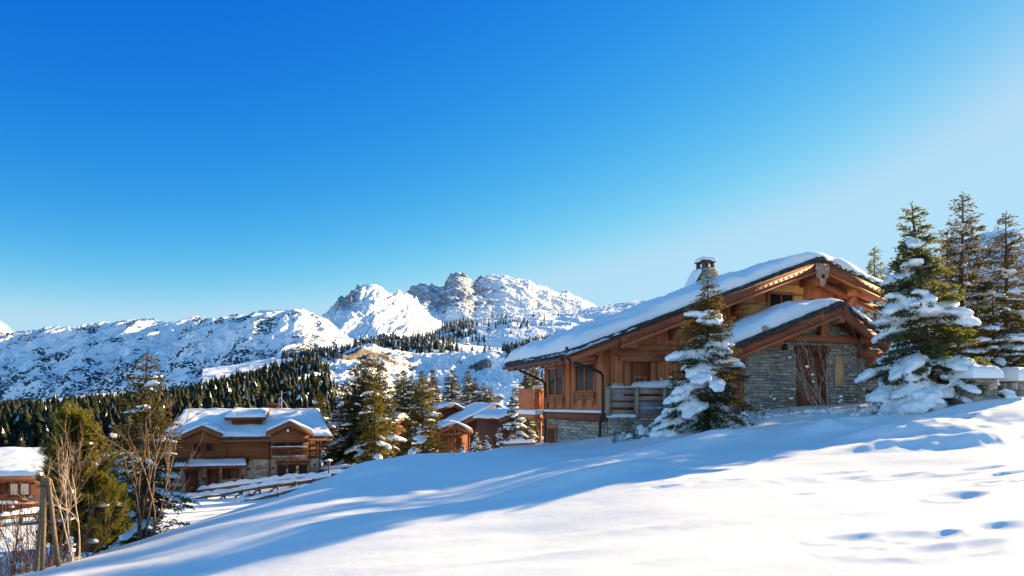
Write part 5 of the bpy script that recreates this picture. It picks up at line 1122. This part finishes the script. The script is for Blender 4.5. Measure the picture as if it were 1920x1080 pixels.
def conifer(name, label, H_, R_, seed, mat='spruce', leaf=.10, gap=.22, snow=.2, snow_r=.12, crown0=.04, power=.85, droop=.35, up=.25, cat='tree', loc=(0, 0, 0), dens=1.0, fine=True, lean=0.0, side=None, thick=1.0, group=None, leader=.06, snow_top=.85, rag=.25, needle_w=.32, step=.075, hang=.0, tipgold=0.0):
    """a spruce: tapering trunk, whorls of drooping limbs carrying leaf-sized needle sprays, snow cushions on some limbs"""
    rng = np.random.RandomState(seed); t = thing(name, loc, label, cat, group=group)
    tr = MB(); zt_ = np.linspace(0, 1, 8); bend = lean * zt_ ** 1.4
    tr.tube(np.c_[bend, .04 * H_ * .1 * np.sin(zt_ * 5 + seed), zt_ * H_ - .3 * (zt_ == 0)], .018 * H_ * thick * (1 - zt_) ** .8 + .008, 7)
    def axis(z): return np.array([lean * (z / H_) ** 1.4, 0, z])
    mb = MB(); sn = MB(); nsn = 0
    z = crown0 * H_
    while z < H_ * .985:
        fr = z / H_; Lm = R_ * (1 - fr) ** power * (1 - .35 * math.exp(-((fr - crown0) / .06) ** 2) ) + .06 * R_
        k = rng.randint(6, 10) if fr < .85 else rng.randint(3, 5); a0 = rng.rand() * 6.28
        for j in range(k):
            az_ = a0 + j * 6.283 / k + rng.randn() * .25; L_ = Lm * rng.uniform(1 - rag * 1.6, 1 + rag); zz = z + rng.randn() * gap * .3
            if zz > H_ * .985 or L_ < .03: continue
            o_ = np.array([math.cos(az_), math.sin(az_), 0]); s_ = np.array([-o_[1], o_[0], 0])
            el = up * (fr - .25) * 2.2 + .12 * rng.randn(); dr = droop * (1 - fr) * rng.uniform(.7, 1.3)
            def bp(tt): return axis(min(zz, H_)) + o_ * (L_ * tt)[:, None] + np.array([0, 0, 1]) * (L_ * (el * tt - dr * tt ** 1.6 + .22 * dr * tt ** 4))[:, None]
            tb = np.array([0, .35, .7, 1.0]); tr.tube(bp(tb), (.006 + .010 * L_) * thick * (1 - tb * .85), 4, cap=False)
            n = max(3, int(L_ / step * dens)); tt = rng.uniform(.10 if L_ > .5 else .02, 1, n) ** .85; B = bp(tt)
            sl_ = (.34 * L_ * (1.05 - tt) + .07 + .05 * R_) * rng.uniform(.6, 1.2, n)
            sgn = np.where(rng.rand(n) < .5, -1, 1)[:, None]
            TD = o_ * .75 + s_ * sgn * rng.uniform(.5, 1.1, (n, 1)) + np.array([0, 0, 1]) * (rng.randn(n, 1) * .16 - hang * rng.rand(n, 1) - .12)
            TD /= np.linalg.norm(TD, axis=1)[:, None]
            m_ = max(2, int(1.0 + np.mean(sl_) / (leaf * .42)))
            f = np.tile(np.linspace(0, 1, m_)[None], (n, 1)); PP = (B[:, None] + TD[:, None] * (sl_[:, None] * f)[..., None]).reshape(-1, 3)
            DD = np.repeat(TD, m_, 0) + rng.randn(n * m_, 3) * .42
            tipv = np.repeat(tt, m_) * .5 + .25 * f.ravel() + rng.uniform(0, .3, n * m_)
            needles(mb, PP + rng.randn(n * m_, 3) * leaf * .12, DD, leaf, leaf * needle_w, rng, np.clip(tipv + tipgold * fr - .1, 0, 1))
            # needles along the limb itself
            q = bp(np.linspace(.25, 1, max(3, int(L_ / leaf * 1.4)))); needles(mb, q, o_ + rng.randn(len(q), 3) * .5, leaf, leaf * needle_w, rng, .55)
            w_ = snow if side is None else snow * side(az_, fr)
            if w_ > 0 and perlin(np.array([o_[0] * 1.7 + seed, o_[1] * 1.7, fr * H_ / R_ * 1.8 + .3]))+ .25 * rng.randn() > (.42 - w_) * 1.15 and fr < snow_top and L_ > .12:
                r0 = snow_r * rng.uniform(.6, 1.35) * min(1.0, .35 + L_ / R_); ns_ = max(1, int(L_ * .75 / (r0 * .9)))
                for q_ in np.linspace(.98, .42, ns_):
                    c = bp(np.array([q_]))[0]; rr_ = r0 * rng.uniform(.7, 1.25) * (.75 + .5 * math.sin(q_ * 3))
                    lump(sn, c + [0, 0, rr_ * .35] + s_ * rng.randn() * r0 * .5, (rr_ * 1.25, rr_ * rng.uniform(.8, 1.3), rr_ * rng.uniform(.5, .72)), rng, az_, 1, el - dr * 1.4 * q_); nsn += 1
        z += gap * (1.1 - .55 * fr) * rng.uniform(.8, 1.2)
    # leader
    q = np.array([axis(H_ * (1 - leader) + d) for d in np.linspace(0, H_ * leader, 8)]); needles(mb, np.repeat(q, 3, 0), np.array([0, 0, .7]) + rng.randn(24, 3) * .6, leaf * .8, leaf * needle_w, rng, .6)
    tr.build('trunk', M['bark'], t, smooth=True); mb.build('crown', M[mat], t)
    if nsn:
        if fine: link_mesh(fuse(sn, snow_r * .17, 2, snow_r * .22), 'snow', M['tree_snow'], t)
        else: link_mesh(fuse(sn, .10, 1), 'snow', M['tree_snow'], t, 24)
    return t
def at(px, py, Y, sink=.05):
    p = W(px, py, Y); return (p[0], p[1], p[2] - sink)
def on(px, Y, sink=.06):
    x = (px - HX) / F * Y; return (x, Y, gz(x, Y) - sink)

# the big snowy fir and its neighbours on the right
def hgt(ptop, pbot, Y): return (pbot - ptop) / F * Y
sideL = lambda a, fr: (1.0 if math.cos(a - math.radians(215)) > .1 else .2) * (1.0 if fr < .55 else .12)
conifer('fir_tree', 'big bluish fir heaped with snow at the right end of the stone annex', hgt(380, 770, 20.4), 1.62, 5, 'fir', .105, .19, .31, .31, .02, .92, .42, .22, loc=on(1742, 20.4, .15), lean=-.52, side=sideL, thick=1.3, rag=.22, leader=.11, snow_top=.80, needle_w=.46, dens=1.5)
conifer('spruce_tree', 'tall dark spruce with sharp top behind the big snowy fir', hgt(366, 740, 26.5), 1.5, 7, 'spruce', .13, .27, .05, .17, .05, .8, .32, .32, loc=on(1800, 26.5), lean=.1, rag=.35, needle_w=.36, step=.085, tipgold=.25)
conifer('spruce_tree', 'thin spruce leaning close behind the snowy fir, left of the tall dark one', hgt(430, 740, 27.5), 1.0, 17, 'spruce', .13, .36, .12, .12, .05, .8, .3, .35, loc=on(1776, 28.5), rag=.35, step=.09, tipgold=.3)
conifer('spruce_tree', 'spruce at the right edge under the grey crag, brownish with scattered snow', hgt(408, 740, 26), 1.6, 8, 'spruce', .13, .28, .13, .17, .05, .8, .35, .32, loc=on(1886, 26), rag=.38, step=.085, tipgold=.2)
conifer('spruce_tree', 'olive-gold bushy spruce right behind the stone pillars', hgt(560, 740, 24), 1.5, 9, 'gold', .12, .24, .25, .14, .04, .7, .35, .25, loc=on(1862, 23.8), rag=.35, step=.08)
conifer('spruce_tree', 'golden spruce cut by the right edge behind the second pillar', hgt(520, 740, 23.8), 1.4, 19, 'gold', .12, .26, .3, .15, .04, .7, .35, .25, loc=on(1935, 24.2), rag=.35, step=.08)
conifer('spruce_tree', 'small far spruce tip showing above the right roof slope of the large chalet', 9.5, 1.7, 10, 'fir', .34, .62, .05, .2, .05, .8, .3, .3, loc=at(1640, 465 + 9.5 * F / 62, 62), fine=False, step=.2)
# in front of the porch
sideP = lambda a, fr: 1.0 if fr < .5 else .2
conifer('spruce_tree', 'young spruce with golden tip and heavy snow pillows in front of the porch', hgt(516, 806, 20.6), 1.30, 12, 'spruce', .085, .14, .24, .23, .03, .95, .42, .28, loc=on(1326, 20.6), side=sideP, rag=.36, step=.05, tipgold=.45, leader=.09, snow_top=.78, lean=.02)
conifer('fir_sapling', 'knee-high fir sapling standing against the porch railing', hgt(678, 795, 22.6), .42, 13, 'fir', .07, .2, .35, .06, .08, .9, .3, .2, loc=on(1262, 22.6), step=.07, leader=.2)
# left: tall thin spruce, dark snowy spruce, bushy pine
conifer('spruce_tree', 'tall thin spruce with a bare spike in front of the left mountainside', hgt(640, 1005, 15.5), 1.02, 14, 'spruce', .085, .17, .09, .11, .04, .85, .40, .18, loc=on(268, 15.5), lean=.10, rag=.4, step=.045, leader=.10, snow_top=.86, thick=.9, tipgold=.35)
conifer('spruce_tree', 'small dark spruce clotted with snow between the pine and the thin spruce', hgt(815, 1000, 18), .95, 15, 'spruce', .085, .16, .34, .15, .03, .7, .35, .25, loc=on(212, 18), rag=.3, step=.07)
def pine(label, H_, R_, seed, loc, lean=0.0):
    rng = np.random.RandomState(seed); t = thing('pine_tree', loc, label, 'tree'); tr = MB(); mb = MB(); sn = MB()
    tr.tube([(0, 0, -.3), (lean * .3, .02, H_ * .4), (lean * .8, 0, H_ * .85)], [.05, .04, .015], 7)
    for i in range(150):
        fr = rng.beta(1.15, 1.3); z = H_ * (.03 + .80 * fr); az_ = rng.rand() * 6.28; prof = math.sin(min(1, (fr + .25) / .55) * 1.57) * (1 - max(0, fr - .30) / .74) ** .8
        L_ = R_ * prof * rng.uniform(.55, 1.1); o_ = np.array([math.cos(az_), math.sin(az_), 0])
        tt = np.linspace(0, 1, 6); rise = .35 + .75 * fr
        P = np.array([lean * fr, 0, z]) + o_ * (L_ * tt)[:, None] + np.array([0, 0, 1]) * (L_ * (.05 * tt + rise * tt ** 2) * .8)[:, None]
        tr.tube(P, .012 * (1 - tt * .7), 4, cap=False)
        for s_ in range(rng.randint(3, 6)):        # upright candles carrying brushes of long needles
            k = rng.uniform(.45, 1.0); b = np.array([np.interp(k, tt, P[:, c]) for c in range(3)]); d = o_ * .35 + np.array([0, 0, 1.0]) + rng.randn(3) * .38; d /= np.linalg.norm(d)
            ln = rng.uniform(.14, .30); m_ = 74; f = rng.rand(m_); Q = b + d * (ln * f)[:, None]; rad = np.cross(d, rng.randn(m_, 3)); rad /= np.linalg.norm(rad, axis=1)[:, None]
            needles(mb, Q, d * .75 + rad * .8, .095, .011, rng, np.clip(.25 + .5 * f + .35 * rng.rand(m_) * (.5 + fr), 0, 1)); tr.tube([b, b + d * ln], [.007, .004], 4, cap=False)
        if rng.rand() < .10: lump(sn, P[4] + [0, 0, .06], (.13, .09, .06), rng, az_, 2)
    tr.build('trunk', M['bark'], t, smooth=True); mb.build('crown', M['pine'], t); link_mesh(sn.mesh('s'), 'snow', M['tree_snow'], t, 16); return t
pine('bushy green pine with upright candle shoots at the left', hgt(728, 1052, 12.2), .64, 21, on(146, 12.2), -.08)
pine('low sprawling pine branchlets beside the stake tripod', hgt(900, 1052, 13), .62, 22, on(178, 12.8), .2)

# middle distance: conifers around the village, copied from a few grown ones
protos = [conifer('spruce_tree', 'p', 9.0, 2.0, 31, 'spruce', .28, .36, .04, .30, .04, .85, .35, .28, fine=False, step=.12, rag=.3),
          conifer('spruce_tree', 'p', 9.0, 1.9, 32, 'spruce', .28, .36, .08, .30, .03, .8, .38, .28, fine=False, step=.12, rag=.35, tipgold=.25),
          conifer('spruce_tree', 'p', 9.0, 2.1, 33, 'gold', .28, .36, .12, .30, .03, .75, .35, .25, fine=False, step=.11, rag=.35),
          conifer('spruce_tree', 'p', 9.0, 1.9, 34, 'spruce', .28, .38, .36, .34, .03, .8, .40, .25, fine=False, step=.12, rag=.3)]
first = [True] * 4
mid = [(666, 684, 880, 64, 0, 1.16, 'dark spruce, leftmost of the tall clump right of the two-storey chalet', 0), (680, 676, 882, 63, 1, 1.10, 'dark spruce with the highest top in the clump right of the two-storey chalet', 0),
       (697, 674, 880, 66, 0, 1.22, 'second tall spruce of the clump, just right of its highest top', 0), (713, 682, 880, 64, 1, 1.22, 'dark spruce on the right side of the tall clump', 0),
       (703, 712, 886, 55, 2, 0.92, 'golden-lit spruce in front of the tall clump', 0), (640, 720, 884, 68, 3, 1.1, 'dark snow-striped spruce at the right corner of the two-storey chalet', 0),
       (793, 706, 872, 52, 2, 1.16, 'bushy golden-green spruce in front of the low porch chalet', 0), (735, 838, 890, 42, 2, 1.10, 'small golden spruce at the foot of the clump', 0),
       (746, 698, 790, 104, 0, 1.10, 'dark conifer first from the left in the row behind the chalets', 1), (757, 692, 790, 108, 1, 1.10, 'dark conifer with the tallest tip left in the row behind the chalets', 1), (772, 703, 790, 104, 0, 1.10, 'shorter dark conifer left of the middle in the row behind the chalets', 1),
       (791, 694, 790, 100, 1, 1.10, 'slim brownish conifer behind the golden-green spruce', 1), (811, 691, 790, 108, 0, 1.10, 'dark slim conifer right behind the golden-green spruce', 1), (847, 692, 780, 104, 0, 1.52, 'broad dark conifer standing alone above the rounded snowy gable', 1),
       (877, 694, 780, 108, 1, 1.22, 'brownish conifer above the gap between the two snowy gables', 1), (891, 707, 780, 104, 0, 1.10, 'brownish conifer right of the pair above the red-brown chalet', 1), (907, 716, 780, 104, 2, 0.98, 'low russet conifer above the red-brown chalet roof', 1), (919, 724, 780, 104, 2, 0.98, 'lowest russet conifer at the right end of the row', 1),
       (992, 682, 850, 50, 1, 1.10, 'dark spruce directly left of the large chalet, behind the balcony', 0), (966, 722, 855, 44, 3, .9, 'snow-striped dark spruce left of the balcony', 0), (990, 765, 850, 46, 2, 0.98, 'golden bush-like spruce under the balcony', 0), (1003, 690, 840, 56, 0, 0.98, 'dark spruce peeping out behind the balcony corner', 0),
       (893, 800, 862, 40, 3, .9, 'small snow-flecked spruce in front of the red-brown chalet, left one', 0), (914, 806, 860, 39, 3, .9, 'small snow-flecked spruce in front of the red-brown chalet, middle one', 0), (936, 790, 858, 39, 3, .8, 'small snow-flecked spruce in front of the red-brown chalet, tallest one', 0), (958, 806, 856, 37, 3, 1.2, 'broad snow-covered low spruce by the fence stub', 0),
       (868, 826, 866, 41, 3, 1.1, 'tiny snowy spruce at the foot of the porch chalet', 0), (846, 838, 868, 42, 3, 1.3, 'tiniest snow-clotted spruce beside the bushy golden one', 0), (225, 790, 960, 34, 0, 1.46, 'dark spruce shaded behind the pine and the thin spruce', 0), (300, 800, 960, 52, 1, 1.22, 'dark spruce at the left corner of the two-storey chalet', 0), (598, 735, 870, 90, 0, 1.10, 'dark conifer behind the right end of the two-storey chalet', 0)]
r = random.Random(9)
for (px, pt, pb, Y, k, wd_, lab, row) in mid:
    H_ = hgt(pt, pb, Y); l = at(px, pb, Y, .1); sc_ = (H_ / 9 * wd_, H_ / 9 * wd_, H_ / 9)
    if first[k]: first[k] = False; o = protos[k]; o.location = l; o.rotation_euler = (0, 0, r.uniform(0, 6)); o.scale = sc_; o['label'] = lab
    else: o = copy_tree(protos[k], l, r.uniform(0, 6), sc_, lab)
    if row: o['group'] = 'row of conifers behind the chalets'

# bare shrubs, saplings, stakes
def twigs(mb, base, d, L_, rad, rng, depth, spread=.45, curl=.12, n=(2, 4), lv=None, up=.12):
    k = 6; P = [np.array(base, float)]; d = np.array(d, float); d /= np.linalg.norm(d)
    for i in range(k):
        d = d + rng.randn(3) * curl + np.array([0, 0, up * .3]); d /= np.linalg.norm(d); P.append(P[-1] + d * L_ / k)
    P = np.array(P); mb.tube(P, rad * np.linspace(1, .45, k + 1), 5 if rad > .008 else 4, cap=False, rnd=rng.rand())
    if lv is not None and depth <= 1:
        q = P[2:]; m_ = rng.randint(1, 4); ii = rng.randint(0, len(q), m_); needles(lv, q[ii], rng.randn(m_, 3), .05, .03, rng, rng.rand(m_))
    if depth:
        for j in range(rng.randint(*n)):
            f = rng.uniform(.3, .95); i = int(f * k); b = P[i]; a = rng.randn(3); a -= a.dot(d) * d; a /= np.linalg.norm(a)
            dd = (P[min(i + 1, k)] - P[max(i - 1, 0)]); dd = dd / np.linalg.norm(dd) + a * spread * rng.uniform(.6, 1.4)
            twigs(mb, b, dd, L_ * rng.uniform(.35, .62), rad * .55, rng, depth - 1, spread, curl, n, lv, up)
def shrub(label, loc, stems, seed, mat='twig', name='bare_shrub', leaves=False, depth=2, spread=.45, rad=.010, snow=0, curl=.10, group=None, n=(2, 4)):
    """stems: list of (base dx, dy, direction, length)"""
    rng = np.random.RandomState(seed); t = thing(name, loc, label, 'shrub', group=group); mb = MB(); lv = MB() if leaves else None; sn = MB()
    for (dx, dy, d, L_) in stems:
        twigs(mb, (dx, dy, -.08), d, L_, rad * (.6 + .5 * L_), rng, depth, spread, curl, n, lv)
    mb.build('branches', M[mat], t, smooth=True)
    if leaves and lv.n: lv.build('dry_leaves', M['dry_leaf'], t)
    for i in range(snow):
        v = np.concatenate(mb.v); p = v[rng.randint(len(v))]
        lump(sn, p + [0, 0, .02], np.array([1, .8, .7]) * rng.uniform(.03, .075), rng, rng.rand() * 6, 1)
    if snow: link_mesh(sn.mesh('s'), 'snow', M['tree_snow'], t, 16)
    return t
def fan(n, seed, L0, L1, sp=.5, w=.25, tilt=(0, 0)):
    rng = np.random.RandomState(seed); return [(rng.uniform(-w, w), rng.uniform(-w, w), (rng.randn() * sp * .5 + tilt[0], rng.randn() * sp * .4 + tilt[1], 1), rng.uniform(L0, L1)) for _ in range(n)]
shrub('thicket of red-brown bare stems in the lower left corner', on(30, 11.6), fan(40, 1, .7, 1.6, .45, .6), 41, 'red_twig', depth=2, rad=.007, snow=10)
shrub('low tangle of reddish twigs with snow at the foot of the stakes', on(62, 10.8), fan(34, 2, .4, .9, .8, .4), 42, 'red_twig', depth=2, rad=.006, snow=14, spread=.7)
shrub('tall bare sapling with pale upright branches inside the pine', on(108, 11.4), [(-.05, 0, (.05, 0, 1), 2.1), (.05, .02, (.30, .05, 1), 1.9), (0, 0, (.12, 0, 1), 2.2)], 43, 'twig', name='bare_sapling', depth=3, rad=.011, spread=.5)
shrub('pale forked sapling in front of the pine', on(136, 11.0), [(0, 0, (.02, 0, 1), 1.7), (.02, 0, (.16, 0, 1), 1.6), (.02, 0, (-.12, .0, 1), 1.5)], 44, 'pale_twig', name='bare_sapling', depth=3, rad=.011, spread=.42)
shrub('thin bare shrub leaning right of the pine', on(165, 11.6), fan(7, 5, .7, 1.3, .5, .2, (.1, 0)), 45, 'twig', depth=2, rad=.007)
shrub('many-stemmed grey-brown shrub fanning up in front of the thin spruce', on(268, 13.2), [(-.12, 0, (-.02, 0, 1), 1.9), (-.05, .03, (.10, 0, 1), 2.3), (.02, 0, (.20, .02, 1), 2.2), (.10, 0, (.32, 0, 1), 2.1), (.14, .02, (.16, 0, 1), 2.0), (0, -.03, (-.18, 0, 1), 1.6), (.05, .02, (.42, 0, 1), 1.7)], 46, 'twig', depth=3, rad=.013, spread=.5)
t = thing('tree_stake', on(86, 10.3), 'three weathered wooden stakes tied into a tripod in the lower left', 'stake')
for (dx, dy, tx) in ((-.19, .05, -.03), (.0, -.10, .0), (.17, .08, .03)):
    m2 = MB(); m2.tube([(dx, dy, -.2), (dx * .5, dy * .5, .7), (tx, 0.03 * dx, 1.42)], [.034, .033, .031], 9); m2.build('stake', M['pole'], t, smooth=True)
m2 = MB(); m2.tube([(.07 * math.cos(a), .07 * math.sin(a), 1.30) for a in np.linspace(0, 6.28, 12)], .012, 5); m2.build('tie', M['metal'], t)
# in front of the annex
shrub('pale arching bare branches fanning left in front of the annex door', on(1548, 22.0), [(0, 0, (-.75, .1, 1), 1.9), (-.05, 0, (-.45, 0, 1), 2.3), (.05, 0, (-.25, 0, 1), 2.2), (.1, 0, (-.9, .1, .9), 1.5), (-.1, 0, (-.6, 0, 1), 1.4), (.05, 0, (-.1, 0, 1), 1.7), (-.2, .1, (-.8, 0, 1), 2.0), (.15, 0, (-.35, .1, 1), 2.0), (.2, 0, (.15, 0, 1), 1.9), (.1, .1, (-.55, 0, 1), 2.1), (0, .1, (-1.1, 0, 1), 1.5)], 51, 'pale_twig', depth=2, rad=.008, spread=.4, snow=4, leaves=True)
shrub('very tall thin sapling rising past the annex roof apex', on(1556, 22.1), [(0, 0, (-.06, 0, 1), 3.9), (.02, 0, (-.02, .02, 1), 3.0)], 52, 'twig', name='bare_sapling', depth=2, rad=.0035, curl=.035, spread=.35, n=(3, 6))
shrub('thin sapling with forked top before the right pier of the annex', on(1610, 22.0), [(0, 0, (.13, 0, 1), 3.1), (-.05, 0, (-.05, 0, 1), 1.5)], 53, 'twig', name='bare_sapling', depth=2, rad=.005, curl=.05, spread=.5, n=(3, 5))
shrub('low bare twigs with snow tufts below the annex shutter', on(1592, 21.4), fan(9, 6, .4, .9, .8, .5), 54, 'twig', depth=2, rad=.006, snow=12)
shrub('dry brown weed with leaf clusters left of the annex door', on(1478, 21.4), fan(6, 7, .5, 1.0, .35, .18), 55, 'red_twig', depth=2, rad=.006, leaves=True, snow=4, name='dry_weed')
shrub('dry brown weed with snow blobs at the left pier foot', on(1428, 21.2), fan(7, 8, .3, .7, .6, .25), 56, 'red_twig', depth=2, rad=.006, leaves=True, snow=10, name='dry_weed')
shrub('single straw-like dry stalk before the left pier', on(1408, 21.0), fan(2, 9, .7, .95, .2, .06), 57, 'pale_twig', depth=1, rad=.006, name='dry_weed')
shrub('small reddish twig tuft at the foot of the big snowy fir', on(1668, 19.0), fan(9, 10, .2, .5, 1.0, .35), 58, 'red_twig', depth=2, rad=.005)
# snow-laden bushes: fused pillows with twigs poking through
def snow_bush(label, loc, rx, ry, h, seed, n=26, r0=.2, tw=10, tuft=0):
    rng = np.random.RandomState(seed); t = thing('snowy_bush', loc, label, 'bush'); sn = MB(); b = MB(); lv = MB()
    for i in range(n):
        a = rng.rand() * 6.28; q = math.sqrt(rng.rand()); x, y = rx * q * math.cos(a), ry * q * math.sin(a); z = h * (1 - q * q) * rng.uniform(.35, 1); rr_ = r0 * rng.uniform(.55, 1.3)
        lump(sn, np.array([x, y, z]), (rr_ * 1.15, rr_, rr_ * .8), rng, a, 1)
    link_mesh(fuse(sn, r0 * .18, 2, r0 * .22), 'snow', M['tree_snow'], t)
    for i in range(tw): twigs(b, (rng.uniform(-rx, rx) * .8, rng.uniform(-ry, ry) * .5, 0), (rng.randn() * .5, rng.randn() * .4, 1), h * rng.uniform(.8, 1.5), .006, rng, 2, .6)
    b.build('branches', M['red_twig'], t, smooth=True)
    if tuft:
        for i in range(tuft): c = np.array([rng.uniform(-rx, rx), -ry * rng.rand(), h * rng.uniform(.1, 1)]); needles(lv, np.repeat(c[None], 14, 0) + rng.randn(14, 3) * .07, rng.randn(14, 3), .1, .03, rng, rng.rand(14))
        lv.build('leaves', M['fir'], t)
    return t
snow_bush('lumpy snow-buried shrub left of the young spruce, below the sign board', on(1212, 22.4), .75, .4, .55, 61, 34, .13, 16, 16)
snow_bush('snow-buried twiggy shrub spreading down the bank under the porch', on(1172, 22.6), .5, .35, .3, 62, 20, .09, 14, 8)
snow_bush('knee-high snow hummock right beside the young spruce', on(1262, 21.2), .55, .35, .5, 63, 18, .2, 6, 10)
snow_bush('rounded white snow mound with hidden bush at the foot of the snowy fir', on(1738, 19.0), .55, .42, .58, 64, 30, .25, 4)
snow_bush('row of snow clods along the foot of the annex wall', on(1440, 21.6), .9, .3, .16, 65, 30, .13, 10)
snow_bush('flat snow clods under the pale arching branches', on(1545, 21.7), 1.0, .3, .16, 66, 30, .12, 8)
snow_bush('crumbled snow bank right of the annex, with twigs', on(1645, 20.6), .7, .35, .22, 67, 22, .14, 12)
snow_bush('snowy scrub left of the fence stub by the balcony', on(940, 37), 1.2, .6, .8, 68, 24, .26, 14, 10)
snow_bush('snow-capped scrub in the lower left between stakes and pine', on(100, 12.2), .7, .4, .3, 69, 18, .13, 16)
snow_bush('lumpy snow heap left of the stakes with red stems through it', on(20, 12.6), .8, .5, .4, 70, 22, .18, 14)
snow_bush('soft snow heap against the right pillar', on(1868, 19.6), .45, .35, .22, 71, 16, .2, 0)
